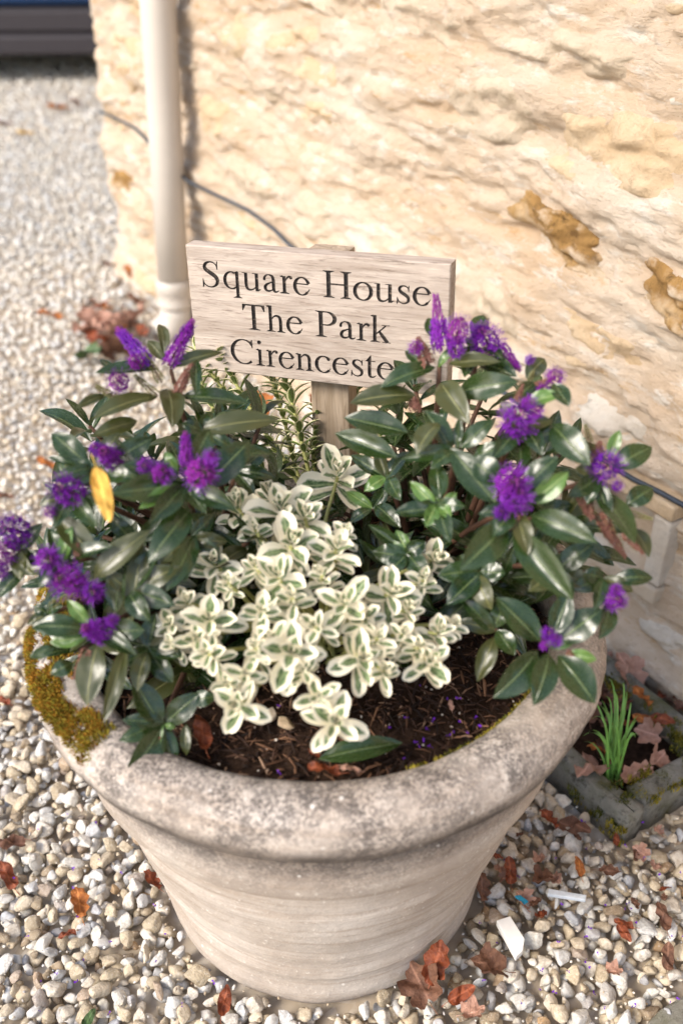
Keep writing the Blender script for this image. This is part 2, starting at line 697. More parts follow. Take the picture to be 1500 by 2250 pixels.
wall = empty('stone_wall', 'cream rubble stone house wall with lime mortar behind the planter', 'wall', C0)
wall.rotation_euler = (0, 0, math.atan2(WD.y, WD.x))
LX, LY_ = Vector((1, 0, 0)), Vector((0, -1, 0))      # along the wall, out of the wall
ss = np.concatenate([np.linspace(0, 2.9, 480), np.linspace(2.92, 4.6, 60)])
zs = np.concatenate([np.linspace(-.05, 1.25, 250), np.linspace(1.27, 3.0, 60)])
S, Z = np.meshgrid(ss, zs, indexing='ij')
O = wall_off(S, Z)
hol = []
for (x0, y0, x1, y1, hw, dp) in [(1078, 425, 1325, 590, .042, .030), (1390, 590, 1560, 720, .045, .04)]:
    a, b = wall_sz(x0, y0), wall_sz(x1, y1)
    hol.append((a, b, hw, dp))
for (a, b, hw_, dp) in hol[:2]:
    al, bl = np.array(a), np.array(b)
    ab = bl - al
    tt = np.clip(((S - al[0]) * ab[0] + (Z - al[1]) * ab[1]) / (ab @ ab), .1, .9)
    dd = np.hypot(S - al[0] - tt * ab[0], Z - al[1] - tt * ab[1]) / (hw_ * (1.0 + .35 * fbm(S * 14, Z * 14, 3.3, 4)))
    O = O - .008 * np.clip(1.35 - dd, 0, .5) / .5
inn = (S > NS0) & (S < NS1) & (Z > NZ0) & (Z < NZ1)
O = np.where(inn, -.075 + .3 * O, O)
P = S[..., None] * np.array(LX) + O[..., None] * np.array(LY_) + Z[..., None] * np.array([0, 0, 1.0])
idx = np.arange(S.size).reshape(S.shape)
q = np.stack([idx[:-1, :-1], idx[1:, :-1], idx[1:, 1:], idx[:-1, 1:]], -1).reshape(-1, 4)
T = np.concatenate([q[:, [0, 1, 2]], q[:, [0, 2, 3]]])
if np.cross(np.array(LX), [0, 0, 1.0]) @ np.array(LY_) < 0:
    T = T[:, ::-1]
ob('mortar_face', fastmesh('mortar_face', P.reshape(-1, 3), T, M['mortar']), wall)
# return face round the corner and top, so that the wall is a solid
rv = [(LX * 0 + LY_ * o_ + Vector((0, 0, z_))) for o_ in (-.06, -3.0) for z_ in (-.05, 3.0)]
rv += [LX * 4.6 + LY_ * o_ + Vector((0, 0, z_)) for o_ in (-.06, -3.0) for z_ in (-.05, 3.0)]
ob('side_face', mesh('side_face', rv, [(0, 1, 3, 2), (4, 6, 7, 5), (1, 5, 7, 3), (2, 3, 7, 6)], M['mortar'], False), wall)


def make_stone(s0, s1, z0, z1, prom, mat, seed, slope=0.0, sink=0.0):
    nu, nv = (47, 27) if mat is M['ochre'] else (33, 17)
    a = np.linspace(-1, 1, nu)
    b = np.linspace(-1, 1, nv)
    A, B = np.meshgrid(a, b, indexing='ij')
    wob = 1 + .26 * fbm(A * 1.8 + seed, B * 1.8, seed * .37, 4) + (.045 * fbm(A * 9 + seed, B * 6, seed, 3) if mat is M['ochre'] else 0)
    cs, cz = (s0 + s1) / 2, (z0 + z1) / 2
    Sx = cs + A * wob * (s1 - s0) / 2
    Zz = cz + B * wob * (z1 - z0) / 2 + slope * A
    pw = 3 if mat is M['ochre'] else 6
    h = (1 - np.abs(A) ** pw) * (1 - np.abs(B) ** pw)
    base = wall_off(np.full_like(Sx, 0) + Sx, Zz)
    o = base - .022 - sink + h * (.022 + prom) + h * ((.006 if mat is M['ochre'] else .012) * fbm(Sx * 22, Zz * 38, seed, 5) + .12 * prom * fbm(Sx * 6, Zz * 9, seed + 3, 2))
    P = Sx[..., None] * np.array(LX) + o[..., None] * np.array(LY_) + Zz[..., None] * np.array([0, 0, 1.0])
    c = LX * cs + Vector((0, 0, cz))
    P = P.reshape(-1, 3) - np.array(c)
    fc = grid_faces(nu, nv)
    if np.cross(np.array(LX), [0, 0, 1.0]) @ np.array(LY_) < 0:
        fc = [f[::-1] for f in fc]
    o_ = ob('stone', mesh('stone', P, fc, mat), wall)
    o_.location = c
    return o_


z = .0
row = 0
prs = random.Random(4)
specials = [(h[0], h[1]) for h in hol]
while z < 1.6:
    hgt = prs.uniform(.06, .125)
    s = .02 + prs.uniform(0, .02)
    while s < 3.1:
        ln = prs.uniform(.10, .34)
        m = prs.choices(['lime', 'pale', 'tan', 'ochre'], [6, 5, 2.2, .35])[0]
        cs, cz = s + ln / 2, z + hgt / 2
        skip = (s + ln > NS0 - .03 and s < NS1 + .03 and z + hgt > NZ0 - .03 and z < NZ1 + .03)
        for (a, b, hw, dp) in hol[:2]:
            if min(a[0], b[0]) - .1 < cs < max(a[0], b[0]) + .1 and abs(cz - (a[1] + b[1]) / 2) < .09:
                skip = True
        if not skip and prs.random() > .08:
            make_stone(s + .006, s + ln - .010, z + .005, z + hgt - .008, prs.uniform(-.004, .006), M[m], prs.uniform(0, 90), prs.uniform(-.008, .008))
        s += ln
    z += hgt
for k, (a, b, hw, dp) in enumerate(hol):
    m = M['ochre'] if k != 4 else M['tan']
    s0, s1 = min(a[0], b[0]), max(a[0], b[0])
    zc = (a[1] + b[1]) / 2
    make_stone(s0, s1, zc - hw, zc + hw, .006 if k < 2 else .002, m, 5.5 + k, (b[1] - a[1]) / 2 * (1 if b[0] > a[0] else -1), .0 if k < 2 else 0)
# dressed stone surround of the vent opening
fr = .032


def slab(s0, s1, z0, z1, o0, o1, name, mat):
    V, Fc = bev(*box(s0, s1, z0, z1, o0, o1), .004)
    V = [LX * v.x + LY_ * v.z + Vector((0, 0, v.y)) for v in V]
    return ob(name, mesh(name, V, Fc, mat, False), wall)


slab(NS0 - .01, NS1 + fr, NZ1, NZ1 + fr * .8, -.07, .018, 'vent_lintel', M['tan'])
slab(NS1, NS1 + fr, NZ0 - .0, NZ1 - .002, -.07, .016, 'vent_jamb', M['pale'])
slab(NS0 - .01, NS1 + fr, NZ0 - fr, NZ0 - .003, -.07, .02, 'vent_sill', M['lime'])

# ------------------------------------------------------------------ downpipe
pb = at_z(388, 735, 0)
po = (pb - C0).dot(NO)
pt = at_wall(343, -60, po)
axis = (pt - pb).normalized()
dp_ = empty('downpipe', 'stone coloured cast iron downpipe standing against the corner of the house wall', 'drainpipe', pb)
rp = 35 / FPX * depth_of(pb + axis * .35)
V, Fc = tube([axis * .10, axis * .5, axis * 1.2, axis * 3.0], rp, 28)
ob('pipe', mesh('pipe', V, Fc, M['pipe']), dp_)
prof = [(rp * 1.0, .085), (rp * 1.14, .088), (rp * 1.16, .10), (rp * 1.06, .108), (rp * 1.05, .128), (rp * 1.16, .135), (rp * 1.17, .155), (rp * 1.02, .165)]
V, Fc = lathe(prof, 32)
V = [axis * v.z + Vector((v.x, v.y, 0)) for v in V]
ob('socket_ring', mesh('socket_ring', V, Fc, M['pipe']), dp_)
V, Fc = tube([axis * .095, axis * .06, axis * .03 + NO * .015, Vector((0, 0, .012)) + NO * .05], [rp * 1.04, rp * 1.04, rp * 1.03, rp], 24)
ob('shoe', mesh('shoe', V, Fc, M['pipe']), dp_)
for zz in (.9,):
    V, Fc = box(-rp * 1.6, rp * 1.6, 0, .02, -.02, .02)
    V = [axis * (zz + v.z) + WD * v.x - NO * (rp + v.y) for v in V]
    ob('fixing_lug', mesh('fixing_lug', V, Fc, M['pipe'], False), dp_)

# ------------------------------------------------------------------ cable on the wall
cp = [(222, 246), (250, 260), (290, 282), (325, 305), (360, 335), (395, 362), (430, 395), (480, 430), (540, 463), (600, 505), (640, 532), (720, 590), (850, 690), (1000, 800), (1200, 935), (1300, 1000), (1385, 1052), (1440, 1088), (1500, 1122), (1560, 1160)]
pts = []
for i, (x, y) in enumerate(cp):
    s_, z_ = wall_sz(x, y, .02)
    pts.append(wallp(max(s_, -.02), z_, .02 + float(wall_off(max(s_, .08), z_)) + .004))
c_base = pts[0].copy()
V, Fc = tube([p - c_base for p in pts], .0040, 8)
o = ob('cable', mesh('cable', V, Fc, M['cable']))
o.location = c_base
tag(o, 'thin dark cable sagging along the stone wall behind the sign', 'cable')

# ------------------------------------------------------------------ parked car, far behind
car = empty('parked_car', 'dark blue car with black sills parked on the gravel behind the house corner', 'car', (-2.05, 6.75, 0))
car.rotation_euler = (0, 0, R(3))
prof = [(-2.1, .38), (-2.12, .62), (-2.0, .86), (-1.1, .95), (-.45, 1.40), (.75, 1.45), (1.55, 1.02), (2.05, .95), (2.12, .6), (2.08, .38)]
V, Fc = [], []
for y, k in ((-.86, 0), (.86, 1)):
    for (x, z_) in prof:
        tuck = .12 if z_ > 1.0 else 0
        V.append(Vector((x, y + (tuck if y < 0 else -tuck), z_)))
n = len(prof)
Fc = [tuple(range(n)), tuple(range(2 * n - 1, n - 1, -1))] + [(i, i + n, (i + 1) % n + n, (i + 1) % n) for i in range(n)]
V, Fc = bev(V, Fc, .05, 3)
ob('body', mesh('body', V, Fc, M['car']), car)
V, Fc = bev(*box(-2.02, 2.0, -.83, .83, .16, .378), .02)
V2, F2 = bev(*box(-.92, .92, -.875, .875, .14, .245), .018)
V3, F3 = bev(*box(-.92, .92, -.855, .855, .255, .36), .012)
ob('sill', mesh('sill', *merge([(V, Fc), (V2, F2), (V3, F3)]), M['cladding'], False), car)
for sgn in (-1, 1):
    V = [Vector((x, sgn * .778, z_)) for x, z_ in [(-.95, 1.0), (-.42, 1.33), (.12, 1.36), (.12, 1.0)]] + [Vector((x, sgn * .74, z_)) for x, z_ in [(-.95, 1.0), (-.42, 1.33), (.12, 1.36), (.12, 1.0)]]
    ob('side_window', mesh('side_window', V, [(0, 1, 2, 3), (4, 7, 6, 5), (0, 4, 5, 1), (1, 5, 6, 2), (2, 6, 7, 3), (3, 7, 4, 0)], M['glass'], False), car)
    V = [Vector((x, sgn * .778, z_)) for x, z_ in [(.17, 1.0), (.17, 1.36), (.7, 1.37), (1.3, 1.03)]] + [Vector((x, sgn * .74, z_)) for x, z_ in [(.17, 1.0), (.17, 1.36), (.7, 1.37), (1.3, 1.03)]]
    ob('side_window', mesh('side_window', V, [(0, 1, 2, 3), (4, 7, 6, 5), (0, 4, 5, 1), (1, 5, 6, 2), (2, 6, 7, 3), (3, 7, 4, 0)], M['glass'], False), car)
    for wx in (-1.32, 1.32):
        V, Fc = tube([(wx, sgn * .70, .31), (wx, sgn * .72, .31), (wx, sgn * .87, .31), (wx, sgn * .885, .31)], [.28, .31, .31, .28], 28)
        wh = ob('wheel', mesh('wheel', V, Fc, M['tyre']), car)
        V, Fc = tube([(wx, sgn * .86, .31), (wx, sgn * .893, .31)], [.2, .19], 20)
        ob('rim', mesh('rim', V, Fc, M['rim'], False), wh)
V, Fc = bev(*box(-2.13, -2.08, -.7, -.45, .66, .78), .01)
ob('headlight', mesh('headlight', V, Fc, M['rim'], False), car)
V, Fc = bev(*box(2.07, 2.13, -.75, -.5, .72, .88), .01)
ob('tail_light', mesh('tail_light', V, Fc, M['red'], False), car)

# ------------------------------------------------------------------ planter
PC = Vector((-.025, .835, 0))
pl = empty('stone_planter', 'large round weathered stone planter with mossy rolled rim holding the shrubs', 'planter', PC)


def lathe_rough(prof, amp, seed, n=180):
    V, Fc = lathe(prof, n)
    A = np.array([tuple(v) for v in V])
    rr = np.hypot(A[:, 0], A[:, 1])
    ns = amp * fbm(A[:, 0] * 9 + seed, A[:, 1] * 9, A[:, 2] * 9, 3) + amp * .35 * fbm(A[:, 0] * 45, A[:, 1] * 45 + seed, A[:, 2] * 45, 3)
    f = 1 + ns / np.maximum(rr, .05)
    A[:, 0] *= f
    A[:, 1] *= f
    A[:, 2] += ns * .5
    return [Vector(v) for v in A], Fc


body_prof = [(.02, -.01), (.190, -.012), (.197, .0), (.2015, .012), (.203, .03), (.2005, .043), (.205, .06), (.2090, .072), (.2065, .080), (.2155, .112), (.2175, .118), (.2165, .125), (.2255, .15), (.234, .185), (.2405, .215), (.2445, .23), (.2435, .236),
             (.2485, .25), (.2525, .268), (.2555, .284), (.2565, .296)]
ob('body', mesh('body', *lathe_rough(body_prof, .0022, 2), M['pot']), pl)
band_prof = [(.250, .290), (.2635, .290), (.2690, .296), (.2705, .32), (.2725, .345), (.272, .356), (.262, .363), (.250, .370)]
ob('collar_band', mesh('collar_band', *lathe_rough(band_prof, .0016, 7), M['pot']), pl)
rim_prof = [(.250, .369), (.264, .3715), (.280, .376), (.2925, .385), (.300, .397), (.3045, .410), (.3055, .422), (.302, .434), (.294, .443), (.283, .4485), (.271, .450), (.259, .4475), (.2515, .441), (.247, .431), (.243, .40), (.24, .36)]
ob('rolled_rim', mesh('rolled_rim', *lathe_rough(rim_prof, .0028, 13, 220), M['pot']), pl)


def tufts(spots, length, per, mats, name, parent, loc):
    """moss: spots = list of (point, normal, radius)"""
    Vs, Fs, mi = [], [], []
    r_ = random.Random(5)
    for (p, nrm, rad) in spots:
        t1 = nrm.orthogonal().normalized()
        t2 = nrm.cross(t1)
        clump = r_.random()
        for _ in range(per):
            a, rr = r_.uniform(0, 6.283), rad * math.sqrt(r_.random())
            b = p + (t1 * math.cos(a) + t2 * math.sin(a)) * rr
            hgt = length * r_.uniform(.5, 1.3) * (1.1 - .6 * (rr / rad) ** 2)
            d = (nrm + Vector((r_.gauss(0, .5), r_.gauss(0, .5), r_.gauss(0, .35)))).normalized()
            sd = d.cross(Vector((r_.gauss(0, 1), r_.gauss(0, 1), r_.gauss(0, 1)))).normalized() * length * .10
            i = len(Vs)
            m_ = b + d * hgt * .55
            e_ = m_ + (d + nrm * -.2 + sd * 30).normalized() * hgt * .45
            Vs += [b - sd - nrm * .003 - loc, b + sd - nrm * .003 - loc, m_ + sd - loc, m_ - sd - loc, e_ - loc]
            Fs += [(i, i + 1, i + 2, i + 3), (i + 3, i + 2, i + 4)]
            k = 0 if (clump * .6 + r_.random() * .4) < .55 else 1
            mi += [k, k]
    o = ob(name, mesh(name, Vs, Fs, mats, False, mi), parent)
    o['kind'] = 'stuff'
    return o


def rim_point(phi, u):
    """phi = angle from the front towards the right; u = angle round the roll from outside (0) over the top (90)"""
    rc, tt, zc = .276, .030, .420
    r = rc + tt * math.cos(u)
    p = PC + Vector((r * math.sin(phi), -r * math.cos(phi), zc + tt * math.sin(u)))
    nrm = Vector((math.cos(u) * math.sin(phi), -math.cos(u) * math.cos(phi), math.sin(u)))
    return p, nrm


ms = []
mr = random.Random(3)
for k in range(1500):
    phi = R(mr.uniform(-104, -42))
    u = R(mr.uniform(20, 140))
    f = float(fbm(math.degrees(phi) * .07, math.degrees(u) * .035, 2.2, 3))
    lim = -.12 if math.degrees(phi) < -66 else .12
    if math.degrees(phi) > -66:
        band_u = 62 + (math.degrees(phi) + 66) * -.6
        if abs(math.degrees(u) - band_u) < 20 and mr.random() < .7:
            f = 1
    if f > lim - .2 * (math.degrees(phi) < -75):
        p, nr = rim_point(phi, u)
        ms.append((p, nr, mr.uniform(.004, .0075)))
tufts(ms, .0046, 34, [M['moss'], M['moss2']], 'moss', pl, PC)
ms = []
for k in range(60):
    phi = R(mr.uniform(20, 62))
    p, nr = rim_point(phi, R(mr.uniform(140, 165)))
    ms.append((p, (nr + UP).normalized(), mr.uniform(.004, .008)))
tufts(ms, .005, 26, [M['moss'], M['moss3']], 'moss', pl, PC)

# soil
SZ = .414
nr_, na = 26, 64
V = []
for i in range(nr_):
    r = .252 * i / (nr_ - 1)
    for k in range(na):
        a = 6.28318 * k / na
        x, y = r * math.sin(a), r * math.cos(a)
        V.append((x, y, SZ + .012 * float(fbm(x * 22, y * 22, .5, 4)) + .01 * (1 - r / .25) - .004))
V = np.array(V)
Fc = [(i * na + k, i * na + (k + 1) % na, (i + 1) * na + (k + 1) % na, (i + 1) * na + k) for i in range(nr_ - 1) for k in range(na)]
so = ob('potting_soil', mesh('potting_soil', V, [f[::-1] for f in Fc], M['soil']))
so.location = PC
tag(so, 'dark crumbly potting soil filling the stone planter', 'soil', kind='stuff')


def soil_h(x, y):
    return SZ + .012 * float(fbm(x * 22, y * 22, .5, 4)) + .01 * (1 - math.hypot(x, y) / .25) - .004


# shredded bark and specks on the soil (nobody could count it)
Vs, Ts, At = [], [], []
for k in range(5200):
    r, a = .243 * math.sqrt(rng.random()), rng.uniform(0, 6.283)
    x, y = r * math.sin(a), -r * math.cos(a)
    z_ = soil_h(x, y) + rng.uniform(.001, .008)
    if rng.random() < .15:
        L, wd_ = rng.uniform(.001, .0022), rng.uniform(.001, .002)
        tint = .97 + rng.random() * .03 if rng.random() < .35 else rng.random() * .7
    else:
        L, wd_ = rng.choice([.006, .010, .016, .024]) * rng.uniform(.5, 1.1), rng.uniform(.0006, .0017)
        tint = rng.random() ** 1.1 * .97
    d = Vector((rng.gauss(0, 1), rng.gauss(0, 1), rng.gauss(0, .3))).normalized()
    s_ = d.cross(UP).normalized()
    u_ = s_.cross(d)
    c = Vector((x, y, z_))
    i = len(Vs)
    bend = u_ * L * rng.uniform(0, .25)
    for (f, q) in ((-1, .5), (0, 1), (1, .4)):
        cc = c + d * L * f * .6 + (bend if f == 0 else Vector((0, 0, 0)))
        Vs += [cc + s_ * wd_ * q, cc + u_ * wd_ * q * .8, cc - s_ * wd_ * q]
    for a_ in (0, 3):
        for b_ in ((0, 1), (1, 2), (2, 0)):
            p0, p1 = i + a_ + b_[0], i + a_ + b_[1]
            Ts += [(p0, p1, p1 + 3), (p0, p1 + 3, p0 + 3)]
    At += [tint] * 9
o = ob('bark_shreds', fastmesh('bark_shreds', np.array([tuple(v) for v in Vs]), np.array(Ts), M['bark'], At, False))
o.location = PC
tag(o, 'shredded brown bark and pale specks scattered over the potting soil', 'bark mulch', kind='stuff')

# ------------------------------------------------------------------ sign
BM = (Matrix.Rotation(R(-19.99), 4, 'Z') @ Matrix.Rotation(R(-4.43), 4, 'X') @ Matrix.Rotation(R(-2.84), 4, 'Y'))
BL = Vector((-.0298, 1.03, .6758))
sign = empty('wooden_sign', 'weathered oak sign board with engraved black lettering on a short post in the planter', 'sign', BL)
sign.matrix_world = Matrix.Translation(BL) @ BM
BW, BH, BT = .3041, .146, .0218


def cat(pts, n=8):
    """smooth curve through points (x, y, w)"""
    P = [np.array(p, float) for p in pts]
    out = []
    for i in range(len(P) - 1):
        p0, p1, p2, p3 = P[max(i - 1, 0)], P[i], P[i + 1], P[min(i + 2, len(P) - 1)]
        for k in range(n):
            t = k / n
            out.append(.5 * ((2 * p1) + (-p0 + p2) * t + (2 * p0 - 5 * p1 + 4 * p2 - p3) * t * t + (-p0 + 3 * p1 - 3 * p2 + p3) * t ** 3))
    out.append(P[-1])
    return out


def stroke(pts, n=8):
    C = cat(pts, n)
    L_, R_ = [], []
    for i, c in enumerate(C):
        d = C[min(i + 1, len(C) - 1)][:2] - C[max(i - 1, 0)][:2]
        d = d / (np.hypot(*d) + 1e-9)
        nn = np.array([-d[1], d[0]]) * max(c[2], 8) / 2
        L_.append(c[:2] + nn)
        R_.append(c[:2] - nn)
    return [[R_[i], R_[i + 1], L_[i + 1], L_[i]] for i in range(len(C) - 1)]


def rect(x0, y0, x1, y1):
    return [[(x0, y0), (x1, y0), (x1, y1), (x0, y1)]]


def serif(x0, x1, s0, s1, y, up=1):
    """slab serif from x0..x1 on line y with brackets to the stem s0..s1"""
    t, b = 20 * up, 48 * up
    q = [[(x0, y), (x1, y), (x1, y + t), (x0, y + t)], [(x0 + 12, y + t * .9), (s0 + 2, y + t * .9), (s0 + 2, y + b)],
         [(s1 - 2, y + t * .9), (x1 - 12, y + t * .9), (s1 - 2, y + b)]]
    return q


def flag(s0, y):
    return [[(s0 - 62, y - 36), (s0 + 6, y - 54), (s0 + 6, y + 4), (s0 - 62, y - 20)]]


def ell(cx, cy, rx, ry, a0, a1, thick, thin, n=26):
    pts = []
    for i in range(n + 1):
        a = R(a0 + (a1 - a0) * i / n)
        wv = thin + (thick - thin) * abs(math.cos(a)) ** 1.5
        pts.append((cx + rx * math.cos(a), cy + ry * math.sin(a), wv))
    return stroke(pts, 1)


def dot(cx, cy, r):
    return [[(cx + r * math.cos(a * .524), cy + r * math.sin(a * .524)) for a in range(12)]]


GL = {
    'H': (722, rect(100, 0, 202, 662) + rect(520, 0, 622, 662) + serif(19, 290, 100, 202, 0) + serif(432, 703, 520, 622, 0) + serif(19, 290, 100, 202, 662, -1) + serif(432, 703, 520, 622, 662, -1) + rect(195, 318, 527, 358)),
    'T': (611, rect(254, 0, 356, 640) + serif(158, 452, 254, 356, 0) + rect(20, 622, 590, 662) + [[(20, 662), (16, 492), (38, 492), (110, 630)], [(590, 662), (500, 630), (572, 492), (594, 492)]]),
    'P': (556, rect(100, 0, 202, 662) + serif(16, 295, 100, 202, 0) + serif(16, 250, 100, 202, 662, -1) + rect(195, 626, 300, 660) + rect(195, 296, 290, 330) + ell(285, 478, 208, 166, 92, -92, 100, 34)),
    'S': (556, stroke([(432, 480, 22), (415, 570, 30), (340, 636, 34), (240, 645, 42), (150, 600, 72), (112, 520, 90), (150, 440, 100), (250, 372, 108), (365, 298, 108), (425, 200, 96), (400, 95, 72), (320, 28, 44), (225, 10, 32), (120, 45, 30), (66, 120, 26), (50, 200, 20)]) + [[(425, 462), (447, 462), (455, 676), (436, 676), (420, 620)]] + [[(38, 215), (60, 215), (75, 40), (45, -14), (30, -14)]]),
    'C': (667, ell(372, 331, 300, 326, 38, 312, 104, 32, 34) + [[(600, 450), (622, 450), (615, 676), (596, 676), (560, 590)]]),
    'q': (500, ell(235, 225, 170, 212, 62, 298, 88, 34) + rect(340, -217, 424, 452) + serif(262, 490, 340, 424, -217) + stroke([(310, 410, 34), (365, 440, 30), (405, 458, 24)], 3) + stroke([(310, 40, 40), (345, 62, 34)], 2)),
    'u': (500, stroke([(112, 450, 82), (112, 300, 84), (112, 150, 84), (140, 52, 70), (210, 26, 50), (290, 48, 36), (350, 105, 26)]) + rect(340, 0, 424, 450) + [[(420, 0), (480, 48), (480, 62), (420, 54)]] + rect(12, 432, 120, 450) + rect(272, 432, 350, 450)),
    'a': (444, stroke([(75, 322, 66), (95, 392, 54), (150, 434, 34), (210, 440, 36), (280, 405, 70), (303, 330, 82), (305, 200, 84), (305, 90, 84), (325, 38, 66), (370, 24, 40), (435, 62, 20)]) + stroke([(300, 275, 30), (215, 240, 38), (130, 195, 62), (92, 120, 82), (120, 52, 66), (185, 34, 52), (250, 58, 34), (300, 100, 24)]) + dot(80, 330, 36)),
    'r': (333, rect(88, 0, 172, 440) + serif(8, 250, 88, 172, 0) + flag(90, 456) + stroke([(165, 330, 24), (205, 400, 40), (255, 432, 54), (310, 420, 62)]) + dot(300, 408, 40)),
    'e': (444, ell(232, 222, 172, 216, 18, 318, 92, 34, 34) + rect(95, 262, 395, 294) + stroke([(352, 70, 36), (395, 115, 26), (420, 165, 16)], 4) + stroke([(396, 290, 40), (380, 350, 60), (330, 405, 50)], 4)),
    'o': (500, ell(250, 222, 192, 214, 0, 360, 92, 34, 40)),
    's': (389, stroke([(318, 310, 20), (300, 385, 28), (245, 430, 32), (180, 434, 38), (118, 400, 62), (105, 335, 74), (150, 275, 82), (230, 228, 84), (300, 165, 78), (310, 90, 66), (265, 34, 46), (195, 12, 32), (115, 38, 28), (70, 95, 24), (55, 150, 18)]) + [[(308, 300), (326, 300), (330, 452), (314, 452), (300, 410)]] + [[(44, 160), (62, 160), (72, 30), (50, -10), (38, -10)]]),
    'h': (500, rect(80, 0, 164, 680) + serif(9, 240, 80, 164, 0) + flag(82, 684) + stroke([(158, 340, 26), (215, 405, 40), (285, 424, 56), (350, 385, 76), (372, 300, 84), (372, 150, 84), (372, 0, 84)]) + serif(270, 487, 330, 414, 0)),
    'k': (500, rect(82, 0, 166, 680) + serif(8, 250, 82, 166, 0) + flag(84, 684) + stroke([(160, 215, 34), (300, 345, 34), (385, 435, 34)], 2) + rect(285, 432, 480, 450) + stroke([(225, 285, 60), (330, 140, 88), (425, 10, 88)], 2) + rect(300, 0, 505, 20)),
    'i': (278, rect(96, 0, 180, 440) + serif(16, 262, 96, 180, 0) + flag(98, 456) + dot(135, 628, 54)),
    'n': (500, rect(80, 0, 164, 440) + serif(12, 240, 80, 164, 0) + flag(82, 456) + stroke([(158, 340, 26), (215, 405, 40), (285, 424, 56), (350, 385, 76), (372, 300, 84), (372, 150, 84), (372, 0, 84)]) + serif(270, 487, 330, 414, 0)),
    'c': (444, ell(238, 222, 182, 214, 48, 318, 94, 34, 30) + stroke([(372, 70, 30), (410, 130, 20)], 3) + dot(362, 370, 44)),
    't': (278, stroke([(112, 470, 84), (112, 300, 84), (112, 120, 84), (130, 45, 70), (180, 26, 46), (230, 42, 30), (272, 80, 18)]) + rect(15, 428, 258, 452) + [[(20, 440), (154, 440), (154, 590), (135, 590)]]),
}
letters_faces, letter_id, letter_chars = [], [], []
for text, x0, x1, yb in (('Square House', -.1345, .1312, .0270), ('The Park', -.0868, .0868, -.0182), ('Cirencester', -.1055, .107, -.0605)):
    em = .0446
    adv = [GL[c][0] if c != ' ' else 290 for c in text]
    sx = (x1 - x0) / (sum(adv) - 50)
    x = -25
    for c, a in zip(text, adv):
        if c != ' ':
            for poly in GL[c][1]:
                letters_faces.append([(x0 + (x + p[0]) * sx, yb + p[1] * em / 1000) for p in poly])
                letter_id.append(len(letter_chars))
            letter_chars.append(c)
        x += a
IN = .0012
hw, hh = BW / 2 - IN, BH / 2 - IN
cv = [Vector((-hw, -hh)), Vector((hw, -hh)), Vector((hw, hh)), Vector((-hw, hh))]
cf = [[0, 1, 2, 3]]
for f in letters_faces:
    ar = sum(f[i][0] * f[(i + 1) % len(f)][1] - f[(i + 1) % len(f)][0] * f[i][1] for i in range(len(f)))
    if abs(ar) < 1e-10:
        cf.append([])
        continue
    if ar < 0:
        f = f[::-1]
    i = len(cv)
    cv += [Vector(p) for p in f]
    cf.append(list(range(i, i + len(f))))
keep = [i for i, f in enumerate(cf) if len(f) >= 3]
ov, oe, of, _, _, orig = delaunay_2d_cdt(cv, [], [cf[i] for i in keep], 0, 2e-6)
lid = [None] + letter_id
tri_letter = []
for f, og in zip(of, orig):
    L_ = [lid[keep[k]] for k in og if keep[k] != 0]
    tri_letter.append(L_[0] if L_ else -1)
Vb = [Vector((p.x, 0, p.y)) for p in ov]
Fb = [tuple(f) for f, l in zip(of, tri_letter) if l < 0]
i = len(Vb)
# chamfer, sides and back
c4 = [(-hw, -hh), (hw, -hh), (hw, hh), (-hw, hh)]
o4 = [(-BW / 2, -BH / 2), (BW / 2, -BH / 2), (BW / 2, BH / 2), (-BW / 2, BH / 2)]
Vb += [Vector((a, 0, b)) for a, b in c4] + [Vector((a, IN, b)) for a, b in o4] + [Vector((a, BT, b)) for a, b in o4]
for k in range(4):
    k2 = (k + 1) % 4
    Fb += [(i + k, i + 4 + k, i + 4 + k2, i + k2), (i + 4 + k, i + 8 + k, i + 8 + k2, i + 4 + k2)]
Fb.append((i + 8, i + 11, i + 10, i + 9))
brd = ob('board', mesh('board', Vb, Fb, M['board'], False), sign)
DEP = .0021
for L_, ch in enumerate(letter_chars):
    fs = [tuple(f) for f, l in zip(of, tri_letter) if l == L_]
    if not fs:
        continue
    ed = {}
    for f in fs:
        for k in range(3):
            e = (f[k], f[(k + 1) % 3])
            ed[e] = ed.get(e, 0) + 1
    V, Fc, mp = [], [], {}

    def vi(i, d):
        if (i, d) not in mp:
            mp[(i, d)] = len(V)
            V.append(Vector((ov[i].x, DEP if d else .0, ov[i].y)))
        return mp[(i, d)]
    for f in fs:
        Fc.append(tuple(vi(k, 1) for k in f))
    for (a, b) in ed:
        if (b, a) not in ed:
            Fc.append((vi(a, 0), vi(b, 0), vi(b, 1), vi(a, 1)))
    ob('letter', mesh('letter', V, Fc, M['paint'], False), brd)
V, Fc = bev(*box(-.0165, .0305, BT + .0005, BT + .03, -.33, BH / 2 - .002), .0015)
ob('post', mesh('post', V, Fc, M['post'], False), sign)


# ------------------------------------------------------------------ leaf meshes
def leaf_mesh(name, mat, prof, nu=9, nv=5, fold=.10, arch=.10, wave=0.0, cup=0.0):
    V, UV = [], []
    for i in range(nu):
        v = i / (nu - 1)
        hwid = .5 * prof(v)
        for j in range(nv):
            u = -1 + 2 * j / (nv - 1)
            z_ = fold * abs(u) * prof(v) + arch * 4 * v * (1 - v) + wave * math.sin(v * 9 + u * 2) * abs(u) + cup * u * u * prof(v)
            V.append((u * hwid, v, z_))
            UV.append((.5 + .5 * u, v))
    Fc = [f[::-1] for f in grid_faces(nu, nv)]
    m = mesh(name, V, Fc, mat)
    uvl = m.uv_layers.new(name='UVMap')
    for p in m.polygons:
        for li, vi_ in zip(p.loop_indices, p.vertices):
            uvl.data[li].uv = UV[vi_]
    return m


